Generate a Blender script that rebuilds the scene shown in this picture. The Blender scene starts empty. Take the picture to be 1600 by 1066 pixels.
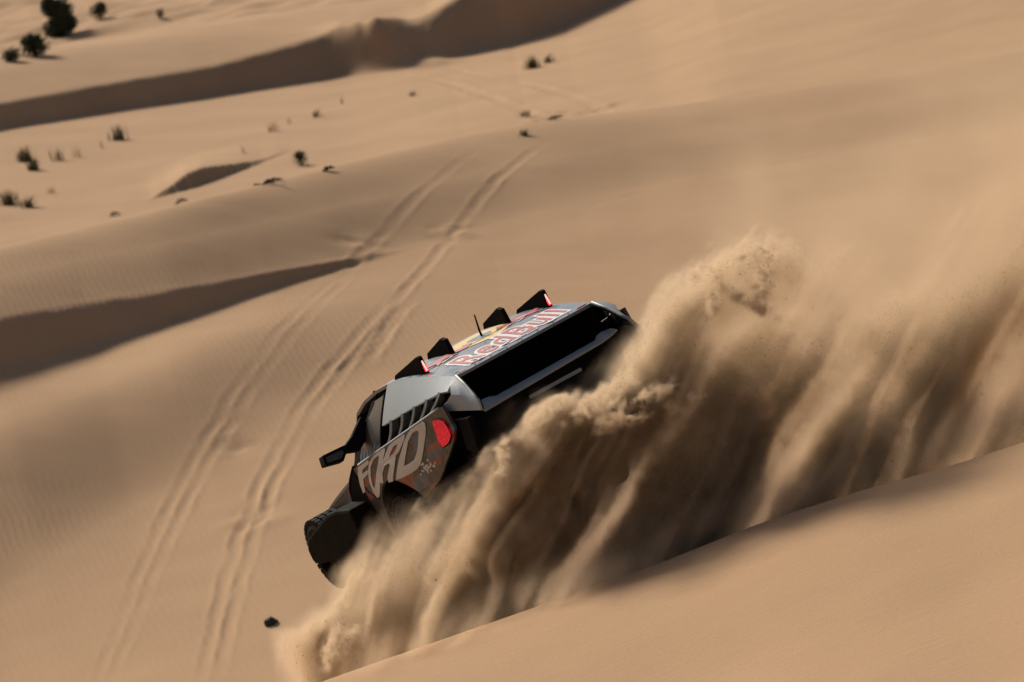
import bpy, bmesh, math, random
import numpy as np
from mathutils import Vector, Matrix

random.seed(7)
rng = np.random.default_rng(11)
R = math.radians
scene = bpy.context.scene
col = scene.collection

# ------------------------------------------------------------------ camera
CAM = Vector((0.0, 0.0, 18.0))
PITCH, ROLL, LENS = R(8.0), R(12.0), 200.0
FPX = LENS / 36.0 * 1600.0
FWD = Vector((0, math.cos(PITCH), -math.sin(PITCH)))
UPV = Vector((0, math.sin(PITCH), math.cos(PITCH)))
RGT = Vector((1, 0, 0))
cR, sR = math.cos(ROLL), math.sin(ROLL)
CX = RGT * cR - UPV * sR          # image right
CY = RGT * sR + UPV * cR          # image up
cam_d = bpy.data.cameras.new('camera')
cam_d.lens = LENS
cam_d.sensor_width = 36
cam_d.clip_start = 0.5
cam_d.clip_end = 6000
cam_d.dof.use_dof = True
cam_d.dof.focus_distance = 53.5
cam_d.dof.aperture_fstop = 3.4
cam = bpy.data.objects.new('camera', cam_d)
cam.matrix_world = Matrix.Translation(CAM) @ Matrix((CX, CY, -FWD)).transposed().to_4x4()
col.objects.link(cam)
scene.camera = cam

# ------------------------------------------------------------------ light
SUN_EL = R(36)
SUN_DIR = Vector((-0.50 * math.cos(SUN_EL), 0.87 * math.cos(SUN_EL), math.sin(SUN_EL))).normalized()
world = bpy.data.worlds.new('World')
scene.world = world
world.use_nodes = True
wn = world.node_tree.nodes
wn.clear()
wo = wn.new('ShaderNodeOutputWorld')
wb = wn.new('ShaderNodeBackground')
sk = wn.new('ShaderNodeTexSky')
sk.sky_type = 'NISHITA'
sk.sun_disc = False
sk.sun_elevation = SUN_EL
sk.sun_rotation = math.atan2(SUN_DIR.x, SUN_DIR.y)
sk.dust_density = 3.0
wb.inputs['Strength'].default_value = 0.05
world.node_tree.links.new(sk.outputs[0], wb.inputs[0])
world.node_tree.links.new(wb.outputs[0], wo.inputs[0])
sun_d = bpy.data.lights.new('sun', 'SUN')
sun_d.energy = 3.6
sun_d.angle = R(12.0)
sun_d.color = (1.0, 0.90, 0.76)
sun = bpy.data.objects.new('sun', sun_d)
sun.rotation_euler = SUN_DIR.to_track_quat('Z', 'Y').to_euler()
sun.location = (0, 0, 60)
col.objects.link(sun)

scene.view_settings.view_transform = 'Standard'
scene.view_settings.look = 'None'
scene.view_settings.gamma = 1.0
scene.view_settings.use_curve_mapping = False
scene.view_settings.exposure = 0.30
scene.render.engine = 'CYCLES'
scene.cycles.use_denoising = True
scene.cycles.volume_bounces = 2
scene.cycles.max_bounces = 8
scene.cycles.diffuse_bounces = 3
scene.cycles.transparent_max_bounces = 8
scene.cycles.volume_step_rate = 1.0
scene.cycles.volume_max_steps = 512

# ------------------------------------------------------------------ helpers
def ray(px, py):
    """world direction of the sight line through a photograph pixel, unit depth along the view axis"""
    return FWD + CX * ((px - 800.0) / FPX) + CY * ((533.0 - py) / FPX)

def at_y(px, py, y):
    d = ray(px, py)
    return CAM + d * (y / d.y)

def fbm(x, y, scale, octaves=4, seed=0, gain=0.5):
    """value noise on numpy arrays"""
    r = np.random.default_rng(seed)
    out = np.zeros_like(x, dtype=np.float64)
    amp, f, tot = 1.0, 1.0 / scale, 0.0
    for o in range(octaves * 2):
        tab = r.random((256, 256)) * 2 - 1
        an = r.random() * 6.28
        u = (x * math.cos(an) - y * math.sin(an)) * f + r.random() * 100
        v = (x * math.sin(an) + y * math.cos(an)) * f + r.random() * 100
        iu = np.floor(u).astype(np.int64); iv = np.floor(v).astype(np.int64)
        fu = u - iu; fv = v - iv
        fu = fu * fu * fu * (fu * (fu * 6 - 15) + 10); fv = fv * fv * fv * (fv * (fv * 6 - 15) + 10)
        a = tab[iu % 256, iv % 256]; b = tab[(iu + 1) % 256, iv % 256]
        c = tab[iu % 256, (iv + 1) % 256]; d = tab[(iu + 1) % 256, (iv + 1) % 256]
        out += amp * ((a * (1 - fu) + b * fu) * (1 - fv) + (c * (1 - fu) + d * fu) * fv)
        tot += amp * 0.72
        if o % 2: amp *= gain; f *= 2.03
    return out / tot

def material(name, color, rough=0.6, metal=0.0, spec=None):
    m = bpy.data.materials.new(name)
    m.use_nodes = True
    b = m.node_tree.nodes['Principled BSDF']
    b.inputs['Base Color'].default_value = (*color, 1)
    b.inputs['Roughness'].default_value = rough
    b.inputs['Metallic'].default_value = metal
    if spec is not None:
        b.inputs['Specular IOR Level'].default_value = spec
    return m

def node(m, kind, **kw):
    n = m.node_tree.nodes.new(kind)
    for k, v in kw.items():
        setattr(n, k, v)
    return n

def link(m, a, b):
    m.node_tree.links.new(a, b)

def mesh_obj(name, verts, faces, mat=None, parent=None, smooth=False):
    me = bpy.data.meshes.new(name)
    me.from_pydata([tuple(v) for v in verts], [], [tuple(f) for f in faces])
    if smooth:
        me.polygons.foreach_set('use_smooth', [True] * len(me.polygons))
    if mat is not None:
        for mm in (mat if isinstance(mat, (list, tuple)) else [mat]):
            me.materials.append(mm)
    me.update()
    o = bpy.data.objects.new(name, me)
    col.objects.link(o)
    if parent is not None:
        o.parent = parent
    return o

def tag(o, label=None, cat=None, group=None, kind=None):
    if label: o['label'] = label
    if cat: o['category'] = cat
    if group: o['group'] = group
    if kind: o['kind'] = kind
    return o

# ------------------------------------------------------------------ the dunes
# crest, brink and foot lines, followed along the ground: photograph point + distance north
def line(pts, clampz=None):
    b, d, z = [], [], []
    for px, py, y in pts:
        p = at_y(px, py, y)
        b.append(p.x / p.y); d.append(p.y); z.append(p.z)
    o = np.argsort(b)
    return np.array(b)[o], np.array(d)[o], np.array(z)[o]

def level(pts, z):
    """the same, the distance chosen so the point lies at height z"""
    out = []
    for px, py in pts:
        d = ray(px, py)
        out.append((px, py, (z - CAM.z) / d.z * d.y))
    return out

FLOOR = 2.0
crest = line([(-1500, 1790, 53.5), (-400, 1420, 51.8), (0, 1262, 51.5), (300, 1150, 51.3), (520, 1064, 51.2), (650, 1017, 51.1), (780, 971, 51.0), (1000, 895, 50.8), (1200, 814, 50.6), (1340, 768, 50.4), (1480, 730, 50.2), (1600, 692, 50.0), (2000, 560, 50.0), (3300, 180, 51.0)])
bowl = line(level([(-300, 1150), (0, 1075), (300, 1070), (520, 1060)], FLOOR))
mid_far = line(level([(-200, 800), (0, 760), (250, 720), (500, 660)], FLOOR))
swale = [(-300, 640, 110.5), (0, 590, 112.0), (150, 560, 113.5), (300, 530, 114.5), (500, 470, 116)]
foot1 = line([(-300, 690, 97.5), (0, 590, 100.5), (150, 545, 102.5), (280, 500, 104), (420, 451, 106), (560, 408, 108), (650, 384, 109), (800, 346, 110.5), (1000, 300, 112), (1300, 240, 113), (1600, 182, 113.5), (1900, 120, 114)])

# grid columns: b = x / y
half = 0.108
bd = np.arange(-half, half, 0.00033)
bc = np.geomspace(half, 1.6, 60)[1:]
B = np.concatenate([-bc[::-1], bd, bc])
Y = np.concatenate([
    np.array([-400, -250, -150, -90, -50, -25, -10, 0, 6, 12, 18, 23, 27, 31, 33, 35, 36.5, 38.0]),
    np.arange(39.0, 51.8, 0.06), np.arange(51.8, 58, 0.10), np.arange(58, 80, 0.6),
    np.arange(80, 97, 0.15), np.arange(97, 121, 0.09), np.arange(121, 187, 0.12), np.arange(187, 245, 0.30),
    np.geomspace(245, 4000, 60)])
nB, nY = len(B), len(Y)

def L(ln, what):
    return np.interp(B, ln[0], ln[1 if what == 'd' else 2])

def smooth_cols(a, n):
    k = np.ones(n) / n
    p = np.pad(a, n // 2, mode='edge')
    return np.convolve(p, k, mode='valid')[:len(a)]

def band(px_list, py_list):
    """image rows of a line in the photograph, per column of the grid, as elevation tangents z/y"""
    b, t = [], []
    for px, py in zip(px_list, py_list):
        p = at_y(px, py, 100.0)
        b.append(p.x / p.y); t.append((p.z - CAM.z) / p.y)
    o = np.argsort(b)
    return np.interp(B, np.array(b)[o], np.array(t)[o])

cd, cz = smooth_cols(L(crest, 'd'), 31), smooth_cols(L(crest, 'z'), 31)
f1d, f1z = smooth_cols(L(foot1, 'd'), 9), smooth_cols(L(foot1, 'z'), 9)
bwd = smooth_cols(L(bowl, 'd'), 31)
rise = (f1z - FLOOR) / (f1d - bwd)
# slip face 1: height from its apparent size
t_f1 = band([0, 150, 280, 420, 560, 650, 2000], [590, 545, 500, 451, 408, 384, 40])
t_b1 = band([0, 160, 300, 420, 500, 560, 650, 2000], [500, 470, 447, 425, 410, 399, 382, 40])
h1 = smooth_cols(np.clip((t_b1 - t_f1), 0, None), 25)
L1 = np.clip(h1 * f1d / 0.85, 0.02, None)
b1d = f1d + L1
w1 = np.clip(h1 / 0.0016, 0, 1); w1 = w1 * w1 * (3 - 2 * w1)
b1z = w1 * (CAM.z + (t_f1 + h1) * b1d) + (1 - w1) * (f1z + 0.1 * L1)
t_r1 = band([-300, 0, 250, 500, 700, 850, 1000, 1200, 1400, 1600, 1900], [450, 385, 325, 265, 219, 191, 172, 148, 117, 80, 20])
r1d = np.interp(B, [-0.2, -0.075, -0.03, 0.0, 0.04, 0.075, 0.2], [105, 106, 113.2, 117.2, 119.0, 119.2, 120])
r1d = smooth_cols(np.maximum(smooth_cols(r1d, 81), b1d + 4.5), 41)
t_r1 = smooth_cols(t_r1, 21)
soft1 = np.clip(h1 / 0.004, 0, 1)
leftw = np.clip((0.0 - B) / 0.06, 0, 1)
r1z = CAM.z + t_r1 * r1d
# plain behind, at PL
PL = 3.1
t_f2 = band([-300, 0, 200, 400, 590, 640, 700, 800, 880, 960, 1100, 1300, 1600, 2000], [268, 205, 172, 140, 112, 103, 95, 72, 40, 0, -75, -150, -240, -360])
zf2 = np.interp(B, [-0.12, -0.085, -0.02, 0.02, 0.12], [4.3, 4.1, 2.7, 2.3, 2.3])
f2d = (zf2 - CAM.z) / t_f2
f2d = smooth_cols(np.clip(f2d, 158, 188), 15)
f2z = CAM.z + t_f2 * f2d
t_b2 = band([-300, 0, 200, 330, 420, 500, 530, 560, 590, 610, 640, 670, 700, 760, 850, 960, 1100, 1300, 1600, 2000], [226, 163, 125, 103, 80, 58, 51, 49, 50, 48, 40, 26, 8, -30, -80, -110, -150, -205, -280, -390])
h2 = np.clip(t_b2 - t_f2, 0.0002, None)
bs1, bs2 = (at_y(px, 80, 100.0).x / at_y(px, 80, 100.0).y for px in (552, 640))
L2 = h2 * f2d / 0.82 * (1 + 0.08 * np.exp(-((B - bs1) / 0.0016) ** 2) + 0.08 * np.exp(-((B - bs2) / 0.0024) ** 2))
b2d = f2d + L2
b2z = CAM.z + (t_f2 + h2) * b2d
t_r2 = band([-300, 0, 200, 400, 550, 700, 900, 1100, 1300, 1600, 2000], [150, 92, 62, 32, 12, -12, -90, -180, -240, -320, -430])
r2d = b2d + 7.5
r2z = CAM.z + np.maximum(t_r2, t_b2 + 0.0006) * r2d

slope_fg = 0.06
knots_d = [np.full(nB, -400.0), np.full(nB, 0.0), np.full(nB, 14.0), np.full(nB, 31.0), np.full(nB, 39.0), cd - 4.0, cd - 1.4, cd, cd + 0.9,
           cd + 4.5, cd + 13.0, bwd - 8, bwd, f1d - 8.5, f1d - 3.2, f1d - 0.3, f1d + 0.0, b1d, b1d + 0.25, (b1d + r1d) / 2, r1d, r1d + 1.0, r1d + 15,
           f2d - 12, f2d - 0.3, f2d, b2d, b2d + 0.4, r2d, r2d + 4, r2d + 12, np.full(nB, 245.0), np.full(nB, 4000.0)]
knots_z = [np.full(nB, 15.0), np.full(nB, 16.3), np.full(nB, 14.6), cz - 3.4, cz - (cd - 39.0) * slope_fg - 0.2, cz - 0.26, cz - 0.07, cz, cz - 0.24,
           cz - 1.5, cz - 5.6, np.full(nB, FLOOR - 0.75), np.full(nB, FLOOR), f1z - rise * 8.5 - 0.22 * leftw, f1z - rise * 3.2 + 0.30 * leftw, f1z - rise * 0.3, f1z, b1z, b1z + 0.024 + 0.046 * soft1, b1z * 0.44 + r1z * 0.56 + 0.06, r1z, r1z - 0.13, np.full(nB, PL - 0.25),
           f2z * 0.75 + 0.25 * PL, f2z - 0.01, f2z, b2z, b2z + 0.07, r2z, r2z - 0.15, np.full(nB, PL - 0.6), np.full(nB, PL + 0.4), np.full(nB, PL - 4.0)]
KD, KZ = np.array(knots_d), np.array(knots_z)

def pchip(xk, yk, x):
    h = np.diff(xk); dl = np.diff(yk) / h
    m = np.zeros_like(xk)
    s = dl[:-1] * dl[1:] > 0
    w1 = 2 * h[1:] + h[:-1]; w2 = h[1:] + 2 * h[:-1]
    with np.errstate(divide='ignore', invalid='ignore'):
        mm = (w1 + w2) / (w1 / dl[:-1] + w2 / dl[1:])
    m[1:-1] = np.where(s, mm, 0.0)
    m[0], m[-1] = dl[0], dl[-1]
    i = np.clip(np.searchsorted(xk, x) - 1, 0, len(h) - 1)
    t = (x - xk[i]) / h[i]
    return (yk[i] * (1 + 2 * t) * (1 - t) ** 2 + m[i] * h[i] * t * (1 - t) ** 2
            + yk[i + 1] * t * t * (3 - 2 * t) + m[i + 1] * h[i] * t * t * (t - 1))

Z = np.zeros((nY, nB))
for j in range(nB):
    xk = np.maximum.accumulate(KD[:, j] + np.arange(len(KD)) * 1e-4)
    Z[:, j] = pchip(xk, KZ[:, j], Y)
YY = np.repeat(Y[:, None], nB, 1)
XX = B[None, :] * np.maximum(YY, 20.0)

# broad unevenness of the sand
far = np.clip((YY - 250) / 400, 0, 1)
Z += fbm(XX, YY, 180, 4, 5) * 9 * far * far
mid = np.clip((YY - 78) / 12, 0, 1) * (1 - 0.0 * far)
Z += fbm(XX, YY, 9, 4, 6) * 0.055 * mid
Z += fbm(XX + 0.5 * YY, YY * 1.6, 1.6, 3, 8) * 0.008 * mid
# slumped texture on the steep faces
gy = np.gradient(Z, Y, axis=0)
steep = np.clip((gy - 0.50) / 0.12, 0, 1) * np.clip((YY - 94) / 4, 0, 1) * np.clip((230 - YY) / 10, 0, 1)
Z += fbm(XX * 1.3, YY * 1.2, 0.75, 3, 31) * 0.06 * steep
# hummocky plain beyond the second slip face
hum = np.clip((YY - (r2d[None, :] + 4)) / 5, 0, 1) * np.clip((300 - YY) / 40, 0, 1)
Z += np.abs(fbm(XX * 0.8, YY, 6.0, 4, 21)) * 0.9 * hum
nearm = np.clip((YY - 38) / 3, 0, 1) * (1 - np.clip((YY - 56) / 5, 0, 1))
Z += fbm(XX, YY, 3.5, 3, 9) * 0.025 * nearm

def ground_pos(px, py, y0=80.0, y1=300.0):
    """where the sight line meets the dunes: marched over the grid"""
    d = ray(px, py)
    b = d.x / d.y
    j = int(np.clip(np.searchsorted(B, b), 1, nB - 1))
    w = (b - B[j - 1]) / (B[j] - B[j - 1])
    zc = Z[:, j - 1] * (1 - w) + Z[:, j] * w
    ys = np.linspace(y0, y1, 6000)
    zs = np.interp(ys, Y, zc)
    zr = CAM.z + d.z / d.y * ys
    k = np.argmax(zs >= zr)
    return Vector((b * ys[k], ys[k], zs[k]))

def ground_z(x, y):
    b = x / max(y, 20.0)
    j = int(np.clip(np.searchsorted(B, b), 1, nB - 1))
    w = (b - B[j - 1]) / (B[j] - B[j - 1])
    return float(np.interp(y, Y, Z[:, j - 1] * (1 - w) + Z[:, j] * w))

# small blow-out with its own slip face on the plain
def blowout():
    pts_foot = [(232, 314), (262, 305), (300, 295), (340, 281), (375, 268), (410, 254), (450, 238), (500, 215)]
    pts_brink = [(232, 312), (262, 294), (290, 272), (315, 262), (350, 258), (385, 254), (410, 250), (450, 236)]
    y0 = ground_pos(320, 290, 137, 170).y
    tf = band([p[0] for p in pts_foot], [p[1] for p in pts_foot])
    tb = band([p[0] for p in pts_brink], [p[1] for p in pts_brink])
    j0 = ground_pos(225, 316, 137, 170); j1 = ground_pos(460, 232, 137, 170)
    b0, b1 = j0.x / j0.y, j1.x / j1.y
    win = np.clip((B - b0) / (b1 - b0), 0, 1)
    win = (win > 0) * (win < 1) * np.clip(np.sin(np.pi * win) * 3, 0, 1)
    zf = FLOOR
    hh = np.clip(tb - tf, 0, None) * win
    fd = np.full(nB, 0.0)
    for j in np.nonzero(win > 0)[0]:
        # distance at which the foot ray meets the plain
        zr = CAM.z + tf[j] * Y
        sel = (Y > r1d[j] + 1.5) & (Y < f2d[j] - 2)
        k = np.argmax((Z[:, j] >= zr) & sel)
        fd[j] = Y[k]
    ok = fd > 0
    for j in np.nonzero(ok)[0]:
        h = hh[j] * fd[j] / 0.79
        rise = 0.65 * h
        prof = np.interp(Y, [fd[j] - 0.05, fd[j], fd[j] + h, fd[j] + h + 1.2, fd[j] + h + 6.5], [0, 0, rise, rise * 0.9, 0])
        Z[:, j] += prof
blowout()

# spurs of sand spilled down the second slip face where cars crossed it
for pts in ([(533, 40), (548, 66), (565, 85), (588, 100), (612, 108)], [(605, 40), (618, 60), (637, 80), (658, 92), (690, 104)], [(585, 50), (600, 70), (620, 84), (640, 96)]):
    w = 0.62 if pts[0][0] != 585 else 0.3
    P = [ground_pos(px, py, 150, 200) for px, py in pts]
    for a, b in zip(P[:-1], P[1:]):
        for t in np.linspace(0, 1, 5)[:-1]:
            q = a.lerp(b, float(t))
            sel = np.nonzero(np.abs(Y - q.y) < 3)[0]
            s = slice(sel[0], sel[-1] + 1)
            g = np.exp(-((XX[s] - q.x) / w) ** 2 - ((YY[s] - q.y) / 0.55) ** 2)
            Z[s] += 0.10 * g

# wheel tracks pressed into the sand
def carve(points, width, depth, ruts=(0.0,), seed=0, y0=80, y1=200):
    P = [ground_pos(px, py, y0, y1) for px, py in points]
    P = np.array([[p.x, p.y] for p in P])
    # dense resampling with smoothing
    s = np.concatenate([[0], np.cumsum(np.hypot(*np.diff(P, axis=0).T))])
    n = int(s[-1] / 0.10)
    ss = np.linspace(0, s[-1], n)
    C = np.stack([np.interp(ss, s, P[:, 0]), np.interp(ss, s, P[:, 1])], 1)
    k = 41
    for c in (0, 1):
        C[:, c] = np.convolve(np.pad(C[:, c], k // 2, mode='edge'), np.ones(k) / k, mode='valid')
    lo, hi = C[:, 1].min() - 1.5, C[:, 1].max() + 1.5
    r0, r1 = np.searchsorted(Y, lo), np.searchsorted(Y, hi)
    bx = C[:, 0] / C[:, 1]
    c0, c1 = np.searchsorted(B, bx.min() - 0.014), np.searchsorted(B, bx.max() + 0.014)
    X = XX[r0:r1, c0:c1]; V = YY[r0:r1, c0:c1]
    best = np.full(X.shape, 1e9); side = np.zeros(X.shape); along = np.zeros(X.shape)
    T = np.gradient(C, axis=0); T /= np.hypot(T[:, 0], T[:, 1])[:, None]
    for i in range(0, n, 3):
        dx = X - C[i, 0]; dy = V - C[i, 1]
        d2 = dx * dx + dy * dy
        m = d2 < best
        best[m] = d2[m]
        side[m] = (dx * -T[i, 1] + dy * T[i, 0])[m]
        along[m] = ss[i]
    dist = np.sqrt(best)
    wob = fbm(along, side * 0.6, 0.9, 4, seed + 50)
    wob2 = fbm(along, side, 0.28, 3, seed + 60)
    patchy = np.clip(0.75 + 0.9 * fbm(along, side * 0.2, 4.0, 2, seed + 70), 0.15, 1.6)
    env = patchy * np.clip(along / 2.5, 0, 1) * np.clip((ss[-1] - along) / 2.5, 0, 1)
    prof = np.zeros_like(dist)
    for r in ruts:
        u = (side - r - 0.06 * wob) / width
        prof += -depth * np.exp(-(np.abs(u) ** 2.6)) * (0.75 + 0.6 * wob + 0.5 * wob2)
        prof += depth * 0.55 * np.exp(-((np.abs(u) - 1.55) / 0.5) ** 2) * (0.8 + 1.1 * wob2 + 0.6 * wob)
    ok = dist < width * 4 + max(abs(r) for r in ruts) + 0.3
    Z[r0:r1, c0:c1] += np.where(ok, prof * env, 0)

T1 = [(150, 1090), (215, 930), (262, 815), (328, 690), (395, 592), (465, 500), (545, 420)]
T2 = [(322, 1090), (356, 930), (398, 800), (440, 705), (490, 620), (560, 538), (640, 448)]
carve(T1, 0.095, 0.016, (-0.14, 0.13), 1, 80, 150)
carve(T2, 0.095, 0.016, (-0.14, 0.13), 2, 80, 150)
carve([(510, 455), (545, 422), (574, 385), (620, 342), (675, 285), (730, 243), (765, 225)], 0.10, 0.016, (0.0,), 7, 100, 150)
carve([(600, 492), (650, 437), (700, 372), (740, 318), (795, 262), (838, 230), (870, 212)], 0.10, 0.02, (0.0,), 8, 100, 150)
carve([(610, 108), (690, 128), (760, 150), (830, 178), (872, 200)], 0.18, 0.03, (0.0,), 3, 140, 190)
carve([(690, 104), (770, 122), (850, 138), (910, 156), (965, 184)], 0.18, 0.03, (0.0,), 4, 140, 190)
carve([(560, 590), (600, 520), (660, 450)], 0.12, 0.03, (0.0,), 5, 80, 150)
carve([(270, 930), (320, 912), (395, 880)], 0.10, 0.045, (0.0,), 6, 80, 150)
# churned spots on the tracks
for px, py, r, h in [(372, 700, 0.4, 0.035), (400, 812, 0.5, 0.05), (352, 690, 0.3, 0.03), (568, 390, 0.4, 0.05), (708, 366, 0.4, 0.05), (855, 185, 0.7, 0.08), (940, 172, 0.7, 0.06)]:
    q = ground_pos(px, py, 80, 190)
    sel = np.nonzero(np.abs(Y - q.y) < 4 * r)[0]
    s = slice(sel[0], sel[-1] + 1)
    g = np.exp(-((XX[s] - q.x) / r) ** 2 - ((YY[s] - q.y) / (r * 1.6)) ** 2)
    Z[s] += g * fbm(XX[s], YY[s], 0.7, 3, int(px)) * h * 2.2

# sand material
def sand_material():
    m = material('sand', (0.46, 0.31, 0.185), 0.95, 0, 0.15)
    bs = m.node_tree.nodes['Principled BSDF']
    tc = node(m, 'ShaderNodeNewGeometry')
    n1 = node(m, 'ShaderNodeTexNoise'); n1.inputs['Scale'].default_value = 0.35; n1.inputs['Detail'].default_value = 5
    link(m, tc.outputs['Position'], n1.inputs['Vector'])
    n2 = node(m, 'ShaderNodeTexNoise'); n2.inputs['Scale'].default_value = 60.0; n2.inputs['Detail'].default_value = 3
    link(m, tc.outputs['Position'], n2.inputs['Vector'])
    r1 = node(m, 'ShaderNodeValToRGB')
    r1.color_ramp.elements[0].position = 0.3; r1.color_ramp.elements[0].color = (0.458, 0.289, 0.164, 1)
    r1.color_ramp.elements[1].position = 0.7; r1.color_ramp.elements[1].color = (0.518, 0.331, 0.190, 1)
    link(m, n1.outputs['Fac'], r1.inputs['Fac'])
    mx = node(m, 'ShaderNodeMix', data_type='RGBA', blend_type='MULTIPLY')
    mx.inputs[0].default_value = 0.35
    link(m, r1.outputs['Color'], mx.inputs[6])
    r2 = node(m, 'ShaderNodeValToRGB')
    r2.color_ramp.elements[0].position = 0.3; r2.color_ramp.elements[0].color = (0.6, 0.58, 0.55, 1)
    r2.color_ramp.elements[1].position = 0.65; r2.color_ramp.elements[1].color = (1, 1, 1, 1)
    link(m, n2.outputs['Fac'], r2.inputs['Fac'])
    link(m, r2.outputs['Color'], mx.inputs[7])
    link(m, mx.outputs[2], bs.inputs['Base Color'])
    # wind ripples
    mp = node(m, 'ShaderNodeMapping'); mp.inputs['Rotation'].default_value = (0, 0, R(-11))
    mp.inputs['Scale'].default_value = (1.0, 1.0, 0.2)
    link(m, tc.outputs['Position'], mp.inputs['Vector'])
    wv = node(m, 'ShaderNodeTexWave', wave_type='BANDS', bands_direction='X', wave_profile='SIN')
    wv.inputs['Scale'].default_value = 2.3; wv.inputs['Distortion'].default_value = 4.0
    wv.inputs['Detail'].default_value = 2.0; wv.inputs['Detail Scale'].default_value = 0.6
    link(m, mp.outputs[0], wv.inputs['Vector'])
    n3 = node(m, 'ShaderNodeTexNoise'); n3.inputs['Scale'].default_value = 0.12; n3.inputs['Detail'].default_value = 2
    link(m, tc.outputs['Position'], n3.inputs['Vector'])
    r3 = node(m, 'ShaderNodeMapRange'); r3.inputs[1].default_value = 0.42; r3.inputs[2].default_value = 0.62
    link(m, n3.outputs['Fac'], r3.inputs[0])
    sx = node(m, 'ShaderNodeSeparateXYZ'); link(m, tc.outputs['Position'], sx.inputs[0])
    r5 = node(m, 'ShaderNodeMapRange'); r5.inputs[1].default_value = 110; r5.inputs[2].default_value = 104
    link(m, sx.outputs['Y'], r5.inputs[0])
    r6 = node(m, 'ShaderNodeMapRange'); r6.inputs[1].default_value = 60; r6.inputs[2].default_value = 80
    link(m, sx.outputs['Y'], r6.inputs[0])
    r3.inputs[3].default_value = 0.0; r3.inputs[4].default_value = 0.6
    m5 = node(m, 'ShaderNodeMath', operation='MULTIPLY'); link(m, r5.outputs[0], m5.inputs[0]); link(m, r6.outputs[0], m5.inputs[1])
    m6 = node(m, 'ShaderNodeMath', operation='MULTIPLY'); link(m, r3.outputs[0], m6.inputs[0]); link(m, m5.outputs[0], m6.inputs[1])
    ml = node(m, 'ShaderNodeMath', operation='MULTIPLY')
    link(m, wv.outputs['Fac'], ml.inputs[0]); link(m, m6.outputs[0], ml.inputs[1])
    mq = node(m, 'ShaderNodeMapping'); mq.inputs['Rotation'].default_value = (0, 0, R(-14)); mq.inputs['Scale'].default_value = (1.6, 16.0, 4.0)
    link(m, tc.outputs['Position'], mq.inputs['Vector'])
    n7 = node(m, 'ShaderNodeTexNoise'); n7.inputs['Scale'].default_value = 1.0; n7.inputs['Detail'].default_value = 5; n7.inputs['Roughness'].default_value = 0.62
    link(m, mq.outputs[0], n7.inputs['Vector'])
    r8 = node(m, 'ShaderNodeMapRange'); r8.inputs[1].default_value = 58; r8.inputs[2].default_value = 54; r8.inputs[4].default_value = 1.1
    link(m, sx.outputs['Y'], r8.inputs[0])
    m8 = node(m, 'ShaderNodeMath', operation='MULTIPLY_ADD'); link(m, n7.outputs['Fac'], m8.inputs[0]); link(m, r8.outputs[0], m8.inputs[1]); link(m, ml.outputs[0], m8.inputs[2])
    ml = m8
    ad = node(m, 'ShaderNodeMath', operation='MULTIPLY_ADD'); ad.inputs[1].default_value = 0.35
    n4 = node(m, 'ShaderNodeTexNoise'); n4.inputs['Scale'].default_value = 22.0; n4.inputs['Detail'].default_value = 4
    link(m, tc.outputs['Position'], n4.inputs['Vector'])
    link(m, n4.outputs['Fac'], ad.inputs[0]); link(m, ml.outputs[0], ad.inputs[2])
    bp = node(m, 'ShaderNodeBump'); bp.inputs['Strength'].default_value = 0.35; bp.inputs['Distance'].default_value = 0.012
    link(m, ad.outputs[0], bp.inputs['Height'])
    link(m, bp.outputs[0], bs.inputs['Normal'])
    return m

SAND = sand_material()

def build_ground():
    me = bpy.data.meshes.new('desert_ground')
    co = np.stack([XX, YY, Z], -1).reshape(-1, 3).astype(np.float32)
    idx = np.arange(nY * nB).reshape(nY, nB)
    q = np.stack([idx[:-1, :-1], idx[:-1, 1:], idx[1:, 1:], idx[1:, :-1]], -1).reshape(-1, 4).astype(np.int32)
    me.vertices.add(len(co)); me.vertices.foreach_set('co', co.ravel())
    me.loops.add(q.size); me.loops.foreach_set('vertex_index', q.ravel())
    me.polygons.add(len(q)); me.polygons.foreach_set('loop_start', np.arange(0, q.size, 4, dtype=np.int32))
    me.polygons.foreach_set('use_smooth', np.ones(len(q), dtype=bool))
    me.update(calc_edges=True)
    me.materials.append(SAND)
    o = bpy.data.objects.new('desert_ground', me)
    col.objects.link(o)
    tag(o, kind='structure')
    print('ground verts', len(co))
build_ground()

# ------------------------------------------------------------------ the rally truck
# its own axes: x to its right, y forward from the rear roof edge, z up from its ground plane
def truck_matrix():
    yaw, elev, rho = R(22.5), R(-2.5), R(29.5)
    def cv(v):
        x, y, z = v
        y, z = y * math.cos(elev) - z * math.sin(elev), y * math.sin(elev) + z * math.cos(elev)
        x, y = x * math.cos(rho) - y * math.sin(rho), x * math.sin(rho) + y * math.cos(rho)
        return CX * x + CY * y - FWD * z
    w = cv((math.cos(yaw), 0, -math.sin(yaw)))
    f = cv((-math.sin(yaw), 0, -math.cos(yaw)))
    u = cv((0, 1, 0))
    m = Matrix((w, f, u)).transposed().to_4x4()
    m.translation = Vector((0.5754, 52.7062, 9.0964))
    return m

TRUCK = bpy.data.objects.new('rally_truck', None)
TRUCK.empty_display_size = 0.5
TRUCK.matrix_world = truck_matrix()
col.objects.link(TRUCK)
tag(TRUCK, 'grey and navy rally pickup truck plunging nose down over the dune crest in flying sand', 'rally truck')

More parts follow.
